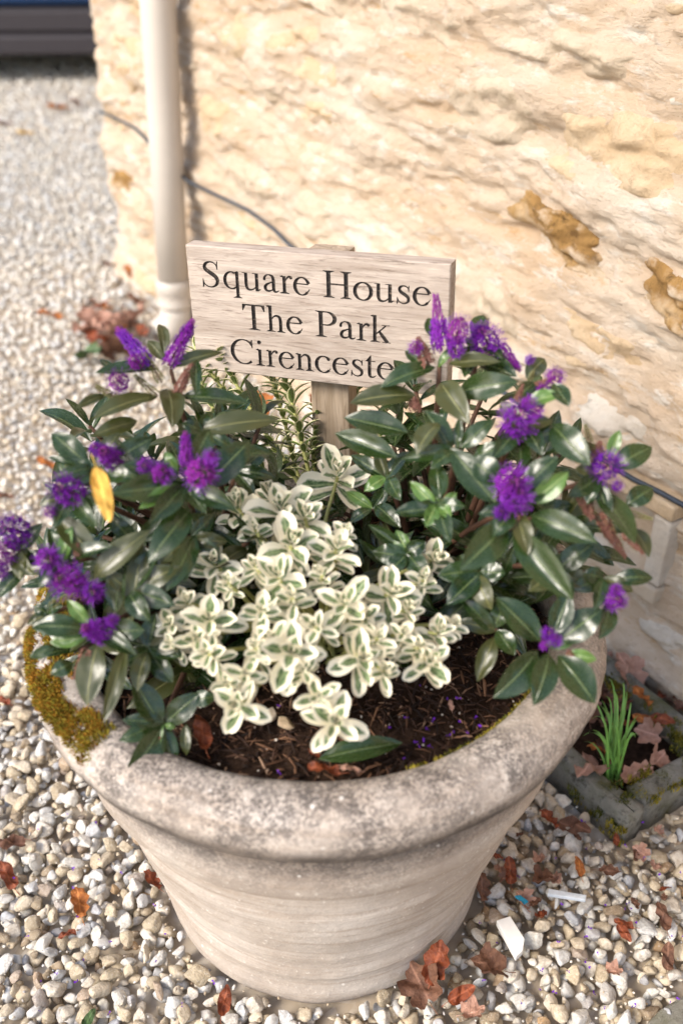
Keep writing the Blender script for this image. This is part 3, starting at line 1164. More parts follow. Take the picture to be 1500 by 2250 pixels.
def p_lance(v):
    return max(.035, (math.sin(math.pi * min(1, v ** .92)) ** .75)) * (1.0 if v < .995 else .3)


def p_obov(v):
    x = (v ** .75) * ((1 - v) ** .42) / .62
    return max(.10 if v < .5 else .16, min(1, x))


def p_narrow(v):
    return max(.05, math.sin(math.pi * v ** .8) ** .8)


LH = [leaf_mesh('hebe_leaf', M['hebe'], p_lance, fold=f, arch=a, wave=w_) for f, a, w_ in ((.05, .05, .004), (.08, .09, .008), (.04, .12, .010), (.10, .03, .006))]
LY = [leaf_mesh('young_leaf', M['hebe_young'], p_lance, fold=.08, arch=a) for a in (.05, .10)]
LO = [leaf_mesh('old_leaf', M['hebe_old'], p_lance, fold=f, arch=a, wave=.012) for f, a in ((.05, .08), (.09, .13))]
LV = [leaf_mesh('cream_edged_leaf', M['varieg'], p_obov, 9, 7, fold=.03, arch=a, cup=c * 1.5, wave=w_) for a, c, w_ in ((.05, .12, .01), (-.03, .16, .015), (.09, .08, .012))]
LU = [leaf_mesh('narrow_leaf', M['varieg2'], p_narrow, 8, 5, fold=.08, arch=a) for a in (.05, .12)]


def leafM(B, T, N, wd, off):
    y = T - B
    L = y.length
    yn = y / L
    z_ = (N - yn * N.dot(yn))
    if z_.length < 1e-4:
        z_ = yn.orthogonal()
    z_.normalize()
    x = yn.cross(z_)
    b = B - off
    return Matrix(((x.x * wd, y.x, z_.x * L, b.x), (x.y * wd, y.y, z_.y * L, b.y), (x.z * wd, y.z, z_.z * L, b.z), (0, 0, 0, 1)))


# ------------------------------------------------------------------ flower heads (unit length along +Y, unit width)
def flower_mesh(name, seed, n, mats, prof, petal=.16, stam=.25, budfrom=.75, open_=True):
    r_ = random.Random(seed)
    V, Fc, mi = [], [], []

    def quad(a, b, c, d, m):
        i = len(V)
        V.extend([a, b, c, d])
        Fc.append((i, i + 1, i + 2, i + 3))
        mi.append(m)
    tv, tf = tube([(0, -.05, 0), (0, .5, 0), (0, .98, 0)], [.07, .06, .02], 5)
    V += tv
    Fc += tf
    mi += [2] * len(tf)
    for k in range(n):
        t = (k + .5) / n
        a = k * 2.39996 + r_.uniform(-.3, .3)
        rad = .5 * prof(t)
        out = Vector((math.cos(a), .25 + .9 * (t - .3), math.sin(a))).normalized()
        base = Vector((math.cos(a) * rad * .25, t * .97, math.sin(a) * rad * .25))
        c = base + out * rad * .62
        s1 = out.orthogonal().normalized()
        s2 = out.cross(s1)
        if t > budfrom or not open_ or r_.random() < .06:
            sz = petal * r_.uniform(.35, .6)
            e = c + out * sz * .9
            for q in range(4):
                a0, a1 = q * 1.571, q * 1.571 + 1.571
                i = len(V)
                V.extend([c + (s1 * math.cos(a0) + s2 * math.sin(a0)) * sz * .5 - out * sz * .2, c + (s1 * math.cos(a1) + s2 * math.sin(a1)) * sz * .5 - out * sz * .2, e, c - out * sz * .9])
                Fc.append((i, i + 1, i + 2))
                Fc.append((i + 1, i, i + 3))
                mi.extend([1, 1])
        else:
            rot = r_.uniform(0, 1.5)
            for q in range(4):
                aa = rot + q * 1.571
                d = (s1 * math.cos(aa) + s2 * math.sin(aa))
                pdir = (d + out * r_.uniform(.2, .8)).normalized()
                sd = out.cross(d).normalized()
                sz = petal * r_.uniform(.7, 1.15)
                quad(c, c + pdir * sz * .55 + sd * sz * .28, c + pdir * sz, c + pdir * sz * .55 - sd * sz * .28, 0)
            for q in range(2):
                d = (out + Vector((r_.gauss(0, .28), r_.gauss(0, .28), r_.gauss(0, .28)))).normalized()
                e = c + d * stam * r_.uniform(.7, 1.2)
                sd = d.orthogonal().normalized() * .006
                quad(c - sd, c + sd, e + sd * .8, e - sd * .8, 3)
                quad(e - sd * 2.4 - d * .02, e + sd * 2.4, e + sd * 1.5 + d * .035, e - sd * 2.4 + d * .02, 3)
    return mesh(name, V, Fc, mats, False, mi)


FM = [M['petal'], M['fbud'], M['stem'], M['stamen']]


def p_cone(t):
    return (1 - .72 * t) * (.75 + .25 * min(1, t * 6))


def p_round(t):
    return max(.25, math.sin(math.pi * (.12 + .8 * t))) * 1.0


F_SP = [flower_mesh('flower_spike', s, 170, FM, p_cone, .135, .16, .82) for s in (1, 2)]
F_CL = [flower_mesh('flower_cluster', s, 105, FM, p_round, .155, .30, .92) for s in (3, 4, 5)]
CN = [M['cone'], M['cone'], M['stem'], M['cone']]
F_BU = [flower_mesh('seed_head', s, 110, CN, lambda t: .95 * (1 - .6 * t), .20, .1, 0, False) for s in (6,)]
WT = [M['wither'], M['wither'], M['stem'], M['cone']]
F_WI = [flower_mesh('withered_spike', s, 80, WT, p_cone, .2, .22, .7) for s in (7,)]
PI = [M['petal'], M['fbud'], M['fbud'], M['stamen']]
F_PK = [flower_mesh('budding_spike', s, 150, PI, p_cone, .15, .12, .45) for s in (8,)]
FL = {'S': F_SP, 'C': F_CL, 'B': F_BU, 'W': F_WI, 'K': F_PK}
FNAME = {'S': 'flower_spike', 'C': 'flower_spike', 'B': 'seed_head', 'W': 'withered_spike', 'K': 'flower_spike'}


class Dome:
    def __init__(s, c, r):
        s.c, s.r = Vector(c), Vector(r)

    def hit(s, px, py, f=1.0):
        d = ray(px, py)
        o = CAM - s.c
        sc = lambda v: Vector((v.x / s.r.x / f, v.y / s.r.y / f, v.z / s.r.z / f))
        D, Q = sc(d), sc(o)
        a, b, c = D.dot(D), 2 * D.dot(Q), Q.dot(Q) - 1
        disc = b * b - 4 * a * c
        t = (-b - math.sqrt(disc)) / (2 * a) if disc > 0 else -b / (2 * a)
        return CAM + d * t

    def normal(s, p):
        q = p - s.c
        return Vector((q.x / s.r.x ** 2, q.y / s.r.y ** 2, q.z / s.r.z ** 2)).normalized()


def join_leaves(parts, mat, parent):
    bm = bmesh.new()
    for me, mt in parts:
        t_ = me.copy()
        t_.transform(mt)
        bm.from_mesh(t_)
        bpy.data.meshes.remove(t_)
    fm = bpy.data.meshes.new('foliage')
    bm.to_mesh(fm)
    bm.free()
    fm.materials.append(mat)
    o = ob('foliage', fm, parent)
    o['kind'] = 'stuff'


class Plant:
    def __init__(s, name, label, cat_, base, dome, stem):
        s.base = Vector(base)
        s.e = empty(name, label, cat_, s.base)
        s.dome, s.stem = dome, stem

    def shoot(s, node, start=None, r0=.0042, r1=.0022, bow=.25, name='shoot'):
        st = Vector(start) if start else s.base + Vector((rng.uniform(-.025, .025), rng.uniform(-.025, .025), 0))
        st.z = min(st.z, SZ - .004)
        mid = st.lerp(node, .5) + Vector(((node.x - st.x) * -.1, (node.y - st.y) * -.1, bow * (node - st).length * .35))
        pts = []
        for i in range(7):
            t = i / 6
            pts.append(st * (1 - t) ** 2 + mid * 2 * t * (1 - t) + node * t * t - s.base)
        V, Fc = tube(pts, [r0 + (r1 - r0) * i / 6 for i in range(7)], 6)
        o = ob(name, mesh(name, V, Fc, s.stem), s.e)
        return o, [p + s.base for p in pts]

    def leaf(s, sh, B, T, N, wd, kind, name='leaf'):
        return ob(name, rng.choice(kind), sh, leafM(B, T, N, wd, s.base))

    def flower(s, sh, B, T, wd, ty):
        y = T - B
        L = y.length
        yn = y / L
        z_ = yn.orthogonal().normalized()
        x = yn.cross(z_)
        b = B - s.base
        mtx = Matrix(((x.x * wd, y.x, z_.x * wd, b.x), (x.y * wd, y.y, z_.y * wd, b.y), (x.z * wd, y.z, z_.z * wd, b.z), (0, 0, 0, 1)))
        return ob(FNAME[ty], rng.choice(FL[ty]), sh, mtx)

    def spec(s, px, py, leaves, flowers=(), f=1.0, tilt=.0):
        """a shoot whose tip shows at (px, py): leaves (tip_x, tip_y, width[, kind[, base_x, base_y]]), flowers"""
        node = s.dome.hit(px, py, f)
        d0 = depth_of(node)
        toc = (CAM - node).normalized()
        A = (s.dome.normal(node) * .55 + UP * .35 + toc * .35).normalized()
        sh, _ = s.shoot(node)
        for lf in leaves:
            tx, ty, wd = lf[:3]
            k = lf[3] if len(lf) > 3 and lf[3] else 'h'
            B = at_depth(lf[4], lf[5], d0) if len(lf) > 5 else node
            bx, by = (lf[4], lf[5]) if len(lf) > 5 else (px, py)
            if len(lf) <= 5:
                B = B + Vector((rng.gauss(0, .0015), rng.gauss(0, .0015), rng.gauss(0, .0015)))
            lest = math.hypot(tx - bx, ty - by) / FPX * d0
            rr = ray(tx, ty)
            q0 = B + A * lest * rng.uniform(.05, .3)
            den = rr.dot(A)
            dd = ((q0 - CAM).dot(A)) / den if abs(den) > .05 else d0
            dd = max(d0 - .75 * lest, min(d0 + .75 * lest, dd))
            T = CAM + rr * dd
            N = (A + toc * .25 + Vector((rng.gauss(0, .22), rng.gauss(0, .22), rng.gauss(0, .15)))).normalized()
            s.leaf(sh, B, T, N, wd / FPX * d0 * rng.uniform(.80, .98), {'h': LH, 'y': LY, 'o': LO}[k])
        for fl in flowers:
            ty = fl[0]
            if ty == 'C':
                _, cx, cy, r = fl
                wd = 1.45 * r / FPX * d0
                c = at_depth(cx, cy, d0 - .012)
                ax = (A + toc * .4 + Vector((rng.gauss(0, .3), rng.gauss(0, .3), rng.gauss(0, .2)))).normalized()
                L_ = wd * rng.uniform(1.0, 1.45)
                s.flower(sh, c - ax * L_ * .5, c + ax * L_ * .5, wd, 'C' if rng.random() < .85 else 'S')
            else:
                _, bx, by, tx, ty2, wpx = fl
                B = at_depth(bx, by, d0 - .002)
                T = at_depth(tx, ty2, d0 - .002 + rng.uniform(-.008, .008))
                s.flower(sh, B, T, wpx * .8 / FPX * d0, ty)
        return sh

    def filler(s, n, lo, hi, L0, L1, wr, pred=None, joined=False):
        parts = []
        for _ in range(n):
            for _try in range(30):
                v = Vector((rng.gauss(0, 1), rng.gauss(0, 1), abs(rng.gauss(0, .8)))).normalized()
                f = rng.uniform(lo, hi)
                node = s.dome.c + Vector((v.x * s.dome.r.x, v.y * s.dome.r.y, v.z * s.dome.r.z)) * f
                if pred is None or pred(node):
                    break
            A = (s.dome.normal(node) + UP * .7 + Vector((rng.gauss(0, .3), rng.gauss(0, .3), 0))).normalized()
            sh, pts = s.shoot(node)
            t1 = A.orthogonal().normalized()
            t2 = A.cross(t1)
            a0 = rng.uniform(0, 6.28)
            for k in range(8):
                a = a0 + (k % 2) * math.pi + (k // 2) * 1.571 + rng.uniform(-.25, .25)
                lev = k // 2
                el = R([38, 62, 85, 100][lev] + rng.uniform(-8, 8))
                L = rng.uniform(L0, L1) * [.6, .9, 1, 1][lev]
                d = A * math.cos(el) + (t1 * math.cos(a) + t2 * math.sin(a)) * math.sin(el)
                B = node - A * lev * .010
                kk = LH if rng.random() < .6 else LO
                wd = L * wr * rng.uniform(.75, .95)
                if joined:
                    parts.append((rng.choice(LH), leafM(B, B + d * L, A, wd, s.base)))
                else:
                    s.leaf(sh, B, B + d * L, A, wd, kk)
        if joined:
            join_leaves(parts, M['hebe'], s.e)


# ------------------------------------------------------------------ left hebe
DL = Dome((-.185, .87, .43), (.20, .23, .285))
hl = Plant('flowering_shrub', 'dark glossy shrub with purple flower spikes growing over the mossy side of the rim', 'shrub', (-.13, .87, SZ), DL, M['stem'])
hl.spec(375, 812, [(350, 712, 30, 'o', 362, 778), (325, 748, 36, 'o', 362, 792), (208, 820, 42, None, 345, 812), (490, 774, 32, 'o', 372, 808), (203, 922, 56, 'o', 345, 872), (548, 886, 52, None, 395, 872),
                   (380, 940, 58, 'o', 368, 855), (432, 872, 32, 'h', 432, 792), (166, 898, 24, 'o', 232, 868), (203, 958, 42, 'o', 302, 925), (220, 790, 24, 'h', 250, 815)],
        [('S', 328, 800, 258, 722, 48), ('S', 372, 800, 424, 704, 50), ('C', 262, 838, 30), ('C', 300, 795, 24), ('B', 355, 838, 318, 778, 32), ('B', 275, 885, 214, 850, 34), ('B', 345, 868, 298, 826, 30), ('W', 388, 868, 420, 802, 38), ('W', 292, 890, 288, 860, 24)], 1.02)
hl.spec(445, 945, [(612, 922, 56, 'o', 440, 945), (600, 1000, 44, 'h', 500, 1005), (470, 905, 30), (400, 930, 40), (510, 985, 40)], (), .95)
hl.spec(405, 1065, [(462, 942, 58, None, 425, 1012), (550, 968, 72, None, 448, 1075), (362, 992, 30, 'y', 388, 1040), (268, 1020, 62), (243, 1085, 74), (326, 1238, 66, None, 420, 1118), (305, 1118, 44, 'y'), (455, 1130, 44), (520, 1120, 50), (330, 1150, 50)],
        [('S', 410, 1022, 407, 950, 42), ('C', 440, 1040, 44), ('C', 352, 1042, 30), ('C', 318, 1022, 22), ('C', 462, 1010, 22)], 1.03)
hl.spec(215, 1030, [(114, 952, 56, None, 195, 1022), (105, 1005, 22, 'h', 195, 1028), (335, 962, 56, None, 250, 1012), (150, 1075, 44, None), (262, 950, 44, 'o'), (300, 1050, 50), (118, 1050, 30), (165, 1010, 30)], [('C', 238, 1000, 40), ('C', 210, 985, 22)], 1.0)
hl.spec(160, 1085, [(85, 1110, 40, 'o'), (130, 1010, 36), (245, 1120, 44), (215, 1160, 48), (120, 1160, 40), (95, 1060, 30)], [('C', 155, 1080, 44), ('C', 112, 1125, 18)], 1.03)
hl.spec(42, 1212, [(46, 1275, 42, 'o', 55, 1205), (-5, 1315, 44, None, 60, 1245), (95, 1150, 40), (75, 1265, 40, 'o'), (5, 1150, 36), (100, 1240, 40)], [('C', 34, 1165, 44), ('C', 8, 1215, 36), ('C', 2, 1252, 24)], 1.0)
hl.spec(140, 1235, [(108, 1158, 36, 'h'), (118, 1132, 60, 'o', 215, 1230), (330, 1165, 62, 'o', 205, 1272), (85, 1290, 44), (160, 1155, 36, 'y'), (250, 1200, 50), (195, 1185, 44), (75, 1210, 40)], [('C', 104, 1228, 34), ('C', 152, 1275, 44), ('C', 204, 1300, 30), ('W', 175, 1230, 170, 1195, 34)], 1.03)
hl.spec(285, 1300, [(268, 1235, 64, None, 255, 1345), (315, 1190, 62, 'o', 290, 1345), (350, 1200, 50), (230, 1255, 44, 'o'), (395, 1245, 60, 'o'), (385, 1330, 56), (330, 1365, 60)], [('B', 235, 1270, 245, 1225, 22)], .98)
hl.spec(420, 1180, [(352, 1240, 44, 'o'), (500, 1190, 44, 'o'), (470, 1130, 40), (405, 1280, 50), (485, 1235, 44), (365, 1300, 52)], (), .90)
hl.spec(215, 1385, [(70, 1378, 64, None, 190, 1382), (318, 1384, 66, None, 235, 1388), (148, 1318, 38, 'y', 195, 1370), (110, 1412, 44, 'y', 190, 1400), (192, 1552, 74, 'o', 215, 1412), (228, 1588, 40, 'o', 275, 1418), (65, 1445, 30, 'h', 120, 1420), (112, 1482, 40, 'h', 160, 1455), (300, 1440, 44)],
        [('C', 213, 1385, 40), ('C', 248, 1362, 16), ('W', 195, 1432, 165, 1490, 42)], 1.05)
hl.spec(105, 1350, [(60, 1372, 30, 'o'), (75, 1330, 36), (95, 1400, 30), (140, 1330, 30), (150, 1395, 34)], [('B', 115, 1330, 165, 1300, 26)], .92)
hl.spec(330, 1430, [(302, 1520, 46, 'o'), (420, 1395, 56, 'o'), (265, 1465, 44), (380, 1500, 50), (395, 1445, 44), (345, 1345, 52)], (), .97)
hl.spec(358, 1590, [(292, 1492, 64), (440, 1522, 60), (475, 1530, 44, None, 420, 1540), (268, 1582, 46), (278, 1708, 72), (382, 1692, 44), (262, 1628, 44, 'h'), (330, 1660, 30, 'y'), (385, 1600, 18, 'y'), (410, 1660, 30, 'o', 410, 1590)], [('W', 345, 1640, 352, 1620, 14)], 1.06)
hl.spec(300, 1200, [(240, 1130, 44), (360, 1130, 44), (250, 1250, 46), (350, 1260, 46)], (), .85)
hl.spec(520, 1035, [(590, 985, 44, 'h'), (605, 1050, 40), (500, 960, 44, 'o'), (450, 1050, 46), (560, 1085, 40)], (), .88)
hl.filler(20, .4, .85, .05, .075, .36, lambda p: (p - PC).xy.length < .27)
hl.filler(30, .3, .82, .05, .075, .36, lambda p: (p - PC).xy.length < .26 and (p - CAM).length > .9, True)

# ------------------------------------------------------------------ right hebe
DR = Dome((.155, .875, .43), (.245, .235, .30))
hr = Plant('flowering_shrub', 'larger glossy shrub with purple flowers between the sign and the house wall', 'shrub', (.10, .87, SZ), DR, M['stem'])
hr.spec(965, 805, [(835, 852, 56, None, 955, 808), (768, 886, 60, 'o', 912, 868), (1098, 795, 40, 'o', 985, 800), (1138, 838, 62, None, 1005, 862), (1032, 932, 66, 'o', 968, 842), (755, 918, 60, 'h', 896, 950), (735, 952, 58, 'h', 872, 1005), (940, 698, 34, None, 955, 745), (1000, 760, 24, 'y'), (890, 770, 30, 'h', 930, 800)],
        [('K', 968, 765, 957, 650, 58), ('C', 1005, 728, 32), ('C', 1000, 765, 22), ('W', 940, 800, 918, 742, 48), ('W', 912, 900, 905, 870, 40), ('B', 1018, 775, 1010, 740, 24), ('C', 912, 765, 18)], 1.02)
hr.spec(1052, 765, [(1062, 692, 44, 'h', 1040, 745), (1135, 828, 50, None, 1050, 795), (1020, 745, 30, 'h'), (1105, 790, 38), (1000, 800, 40), (1020, 830, 46)], [('C', 1068, 750, 40), ('S', 1098, 758, 1142, 815, 36), ('C', 1050, 730, 20), ('B', 1062, 720, 1072, 700, 14)], 1.0)
hr.spec(1005, 990, [(932, 903, 54, None, 990, 985), (1082, 922, 52, None, 1012, 985), (1122, 985, 50, None, 1040, 1002), (915, 1000, 60, 'o', 965, 930), (1010, 915, 26, 'h'), (1040, 1050, 50), (945, 1030, 46), (880, 1010, 40)], (), .96)
hr.spec(1140, 945, [(1145, 1028, 54, None, 1138, 965), (1240, 948, 46, None, 1155, 962), (1296, 1022, 70, None, 1210, 932), (1232, 868, 46, 'y', 1155, 890), (1080, 1010, 44), (1250, 893, 40, None, 1215, 842), (1215, 925, 44, 'o'), (1190, 1000, 50), (1100, 880, 44, 'o'), (1120, 990, 44)],
        [('C', 1136, 928, 46), ('C', 1160, 885, 20), ('C', 1178, 905, 18), ('W', 1135, 880, 1148, 845, 22)], 1.0)
hr.spec(1170, 850, [(1196, 788, 46, 'o', 1155, 832), (1250, 892, 40, None, 1200, 850), (1130, 880, 40), (1190, 900, 40)], [('W', 1172, 852, 1215, 832, 28), ('C', 1218, 828, 24), ('C', 1192, 858, 18), ('B', 1160, 845, 1172, 815, 20), ('C', 1162, 790, 12)], .98)
hr.spec(1310, 1050, [(1432, 982, 66, None, 1345, 1032), (1360, 945, 30, 'y', 1338, 1008), (1260, 1032, 36, 'o', 1305, 1038), (1394, 1195, 84, None, 1310, 1075), (1434, 1072, 50, None, 1375, 1112), (1425, 1225, 44, 'o', 1385, 1160), (1290, 1110, 44), (1250, 1090, 50), (1340, 1140, 40)],
        [('C', 1330, 1025, 42), ('W', 1305, 1020, 1318, 970, 40), ('B', 1300, 990, 1286, 935, 26), ('W', 1280, 1090, 1300, 1140, 44), ('W', 1320, 1130, 1345, 1190, 44), ('B', 1385, 1128, 1430, 1140, 22), ('W', 1370, 1170, 1412, 1215, 34), ('C', 1355, 1068, 14), ('W', 1330, 1160, 1372, 1222, 34)], 1.0)
hr.spec(1128, 1120, [(1010, 1253, 82, None, 1110, 1155), (1258, 1318, 84, None, 1128, 1168), (1312, 1192, 74, None, 1165, 1132), (1248, 1036, 54, 'y', 1165, 1105), (1225, 1003, 66, None, 1150, 1075), (988, 985, 74, None, 1088, 1105), (1030, 1008, 66, None, 1100, 1058), (1050, 1130, 40), (1160, 1220, 50, 'o'), (1080, 1180, 50), (1215, 1060, 50)],
        [('C', 1120, 1060, 46), ('C', 1132, 1095, 40), ('C', 1100, 1128, 20), ('W', 1132, 1130, 1138, 1160, 44)], 1.05)
hr.spec(1225, 1250, [(1305, 1193, 58, None, 1215, 1258), (1250, 1340, 54), (1160, 1300, 54, 'o'), (1290, 1290, 56, 'o'), (1150, 1240, 44), (1190, 1190, 44), (1285, 1235, 46, 'h')], (), .95)
hr.spec(965, 1108, [(955, 1015, 48, None, 965, 1098), (864, 1128, 46, None, 955, 1118), (900, 1058, 34, 'y'), (1003, 1082, 28, 'y'), (988, 1192, 46), (1022, 1112, 36), (935, 1158, 40, 'y'), (900, 1085, 40), (940, 1080, 22, 'y'), (990, 1140, 30, 'y')], (), .97)
hr.spec(1205, 1420, [(1088, 1312, 76, None, 1185, 1408), (1083, 1534, 78, None, 1180, 1430), (1172, 1550, 72, None, 1205, 1435), (1306, 1546, 78, None, 1225, 1440), (1322, 1338, 80, None, 1225, 1412), (1310, 1450, 34, 'y', 1245, 1436), (1250, 1300, 54, None, 1215, 1395), (1258, 1415, 26, 'y')],
        [('C', 1203, 1393, 18), ('C', 1220, 1408, 16), ('W', 1245, 1432, 1262, 1448, 22), ('C', 1195, 1418, 13), ('B', 1208, 1398, 1212, 1378, 16)], 1.06)
hr.spec(1325, 1268, [(1434, 1270, 48, None, 1345, 1272), (1390, 1300, 40, 'o'), (1305, 1345, 36, 'h'), (1315, 1405, 50, None, 1338, 1320), (1280, 1260, 44), (1250, 1295, 44)], [('C', 1345, 1318, 28), ('C', 1352, 1295, 16), ('C', 1366, 1325, 13)], 1.0)
hr.spec(895, 1215, [(817, 1212, 54, 'h', 900, 1225), (808, 1152, 36, 'h'), (850, 1265, 44, 'h'), (940, 1270, 50), (870, 1165, 40, 'y'), (935, 1190, 44)], (), .86)
hr.spec(1090, 1385, [(1048, 1498, 48, 'o', 1085, 1400), (1010, 1310, 44), (1110, 1320, 50), (1130, 1440, 44), (1000, 1365, 40, 'o')], (), .88)
hr.spec(1050, 1260, [(980, 1330, 60), (1080, 1340, 56, 'o'), (1010, 1220, 50), (1110, 1260, 50), (960, 1265, 54)], (), .85)
hr.spec(850, 1050, [(770, 1000, 40, 'h'), (800, 1080, 40, 'y'), (900, 990, 40), (880, 1100, 44), (830, 985, 36, 'o')], (), .80)
hr.spec(820, 1120, [(760, 1080, 32, 'y'), (770, 1150, 34, 'h'), (850, 1070, 34), (880, 1160, 40)], (), .72)
hr.spec(1190, 1130, [(1240, 1180, 50), (1150, 1200, 50), (1260, 1110, 44)], (), .88)
hr.filler(18, .4, .85, .05, .075, .36, lambda p: (p - PC).xy.length < .28)
hr.filler(38, .3, .84, .05, .075, .36, lambda p: (p - PC).xy.length < .27, True)

# ------------------------------------------------------------------ cream edged shrub in front
DV = Dome((-.03, .77, .415), (.225, .225, .185))
vp = Plant('variegated_shrub', 'low bushy shrub with cream edged leaf rosettes at the front of the planter', 'shrub', (-.03, .78, SZ), DV, M['gstem'])
ros = [(520, 1108, 62), (560, 1160, 40), (615, 1115, 82), (670, 1130, 70), (640, 1190, 74), (742, 1040, 84), (470, 1235, 66), (500, 1275, 44), (610, 1265, 84), (740, 1200, 62), (760, 1165, 44), (955, 1225, 66), (930, 1270, 50), (460, 1360, 82), (375, 1370, 58), (375, 1410, 40), (575, 1340, 64), (640, 1430, 88), (755, 1325, 80), (800, 1350, 50), (865, 1300, 70), (965, 1385, 56), (1000, 1370, 40), (795, 1445, 82), (945, 1450, 72), (520, 1550, 66), (540, 1480, 60), (700, 1530, 56), (735, 1585, 76), (455, 1435, 60), (885, 1390, 54), (600, 1400, 50), (690, 1375, 54), (830, 1400, 50), (500, 1500, 46), (640, 1310, 50), (560, 1420, 44), (705, 1260, 44), (900, 1335, 48), (845, 1470, 50), (410, 1320, 50), (430, 1400, 54), (590, 1080, 56), (560, 1240, 46), (665, 1470, 50), (920, 1420, 48)]
extra = []
nleaf = 0
for (px, py, rp_) in ros:
    node = DV.hit(px, py, 1.0)
    d0 = depth_of(node)
    toc = (CAM - node).normalized()
    A = (DV.normal(node) * .5 + UP * .35 + toc * .8 + Vector((rng.gauss(0, .14), rng.gauss(0, .14), 0))).normalized()
    node = node - A * .006
    sh, _ = vp.shoot(node, r0=.003, r1=.0017)
    t1 = A.orthogonal().normalized()
    t2 = A.cross(t1)
    a0 = rng.uniform(0, 6.28)
    Lr = rp_ * rng.uniform(.96, 1.16) / FPX * d0
    # decussate pairs: small upright in the middle, broad and flat outside
    for k in range(14):
        lev = k // 2
        a = a0 + (k % 2) * math.pi + lev * 1.571 + rng.uniform(-.22, .22)
        el = R([11, 23, 36, 50, 64, 79, 96][lev] + rng.uniform(-8, 8))
        L = Lr * [.40, .62, .82, .95, 1.0, .95, .9][lev] * rng.uniform(.82, 1.12)
        d = A * math.cos(el) + (t1 * math.cos(a) + t2 * math.sin(a)) * math.sin(el)
        B = node + A * (.010 - lev * .0062)
        mt = leafM(B, B + d * L, (A + d * -.1).normalized(), L * rng.uniform(.56, .74), vp.base)
        me = rng.choice(LV)
        if lev >= 5 or nleaf >= 298:
            extra.append((me, mt))
        else:
            ob('leaf', me, sh, mt)
            nleaf += 1
join_leaves(extra, M['varieg'], vp.e)

# ------------------------------------------------------------------ upright variegated shoots behind, under the sign
up_ = Plant('variegated_shrub', 'upright thin shrub with narrow pale edged leaves below the sign beside its post', 'shrub', (-.03, 1.0, SZ), DV, M['gstem'])
for pts2, ys, Lp in [([(705, 1150), (672, 1010), (645, 900), (618, 800)], (1.0, 1.02, 1.045, 1.075), 62), ([(690, 1120), (630, 1020), (570, 930), (505, 820), (480, 770)], (1.0, 1.02, 1.04, 1.07, 1.08), 58),
                     ([(690, 1150), (650, 1030), (626, 930), (600, 840)], (1.01, 1.05, 1.075, 1.085), 50), ([(640, 1120), (560, 1000), (520, 900), (450, 800)], (1.0, 1.05, 1.075, 1.085), 52), ([(720, 1150), (690, 1020), (690, 960), (700, 900)], (1.02, 1.03, 1.04, 1.05), 44),
                     ([(760, 1150), (785, 1000), (775, 900), (790, 830)], (1.02, 1.06, 1.07, 1.085), 46), ([(800, 1150), (820, 1040), (840, 930), (850, 860)], (1.0, 1.03, 1.06, 1.085), 50), ([(560, 1130), (500, 960), (445, 850), (430, 760)], (1.0, 1.05, 1.08, 1.10), 50)]:
    P3 = [at_y(x, y, q) for (x, y), q in zip(pts2, ys)]
    C = cat([tuple(p) for p in P3], 5)
    C = [Vector(c) for c in C]
    C[0].z = min(C[0].z, SZ)
    V, Fc = tube([c - up_.base for c in C], [.0032 - .0016 * i / len(C) for i in range(len(C))], 6)
    sh = ob('shoot', mesh('shoot', V, Fc, M['gstem']), up_.e)
    tot = len(C) - 1
    for i in range(4, tot + 1):
        for e_ in (0, 1):
            ax = (C[min(i + 1, tot)] - C[i - 1]).normalized()
            t1 = ax.cross(Vector((0, -1, .4))).normalized()
            t2 = ax.cross(t1)
            for k in (0, 1):
                a = (e_ * 1.571) + k * math.pi + rng.uniform(-.3, .3)
                el = R((62 if i < tot else 35) + rng.uniform(-10, 10))
                L = Lp / FPX * 1.17 * (1.0 if i < tot else .8) * rng.uniform(.7, 1.1)
                d = ax * math.cos(el) + (t1 * math.cos(a) + t2 * math.sin(a)) * math.sin(el)
                B = C[i] - ax * .006 * e_
                up_.leaf(sh, B, B + d * L, (ax + UP * .3).normalized(), L * .34, LU)

# ------------------------------------------------------------------ gravel
gs = nrng


def ico(sub):
    bm = bmesh.new()
    bmesh.ops.create_icosphere(bm, subdivisions=sub, radius=1)
    V = np.array([tuple(v.co) for v in bm.verts])
    T = np.array([[v.index for v in f.verts] for f in bm.faces])
    bm.free()
    return V, T


def pebble_shape(sub, k):
    V, T = ico(sub)
    # flatten with a few random facets, then lumps: worn crushed stone
    r_ = np.random.default_rng(100 + k)
    for _ in range(12):
        n = r_.normal(size=3)
        n /= np.linalg.norm(n)
        c = r_.uniform(.48, .80)
        d = V @ n
        V = V - np.maximum(d - c, 0)[:, None] * n * .96
    V = V * (1 + .10 * fbm(V[:, 0] * 1.4 + k * 7, V[:, 1] * 1.4, V[:, 2] * 1.4, 2)[:, None])
    return V * np.array([1.0, r_.uniform(.58, .95), r_.uniform(.38, .70)]), T


NSH = 14
shA = [pebble_shape(3, k) for k in range(NSH)]
shB = [pebble_shape(2, k) for k in range(NSH)]
shC = [pebble_shape(1, k) for k in range(NSH)]
meA = [fastmesh('pebble', V, T, M['pebA']) for V, T in shA]


def rotm(n):
    q = gs.normal(size=(n, 4))
    q[:, 1:3] *= .35                       # mostly lying flat
    q /= np.linalg.norm(q, axis=1)[:, None]
    w_, x, y, z_ = q.T
    return np.stack([np.stack([1 - 2 * (y * y + z_ * z_), 2 * (x * y - z_ * w_), 2 * (x * z_ + y * w_)], -1),
                     np.stack([2 * (x * y + z_ * w_), 1 - 2 * (x * x + z_ * z_), 2 * (y * z_ - x * w_)], -1),
                     np.stack([2 * (x * z_ - y * w_), 2 * (y * z_ + x * w_), 1 - 2 * (x * x + y * y)], -1)], 1)


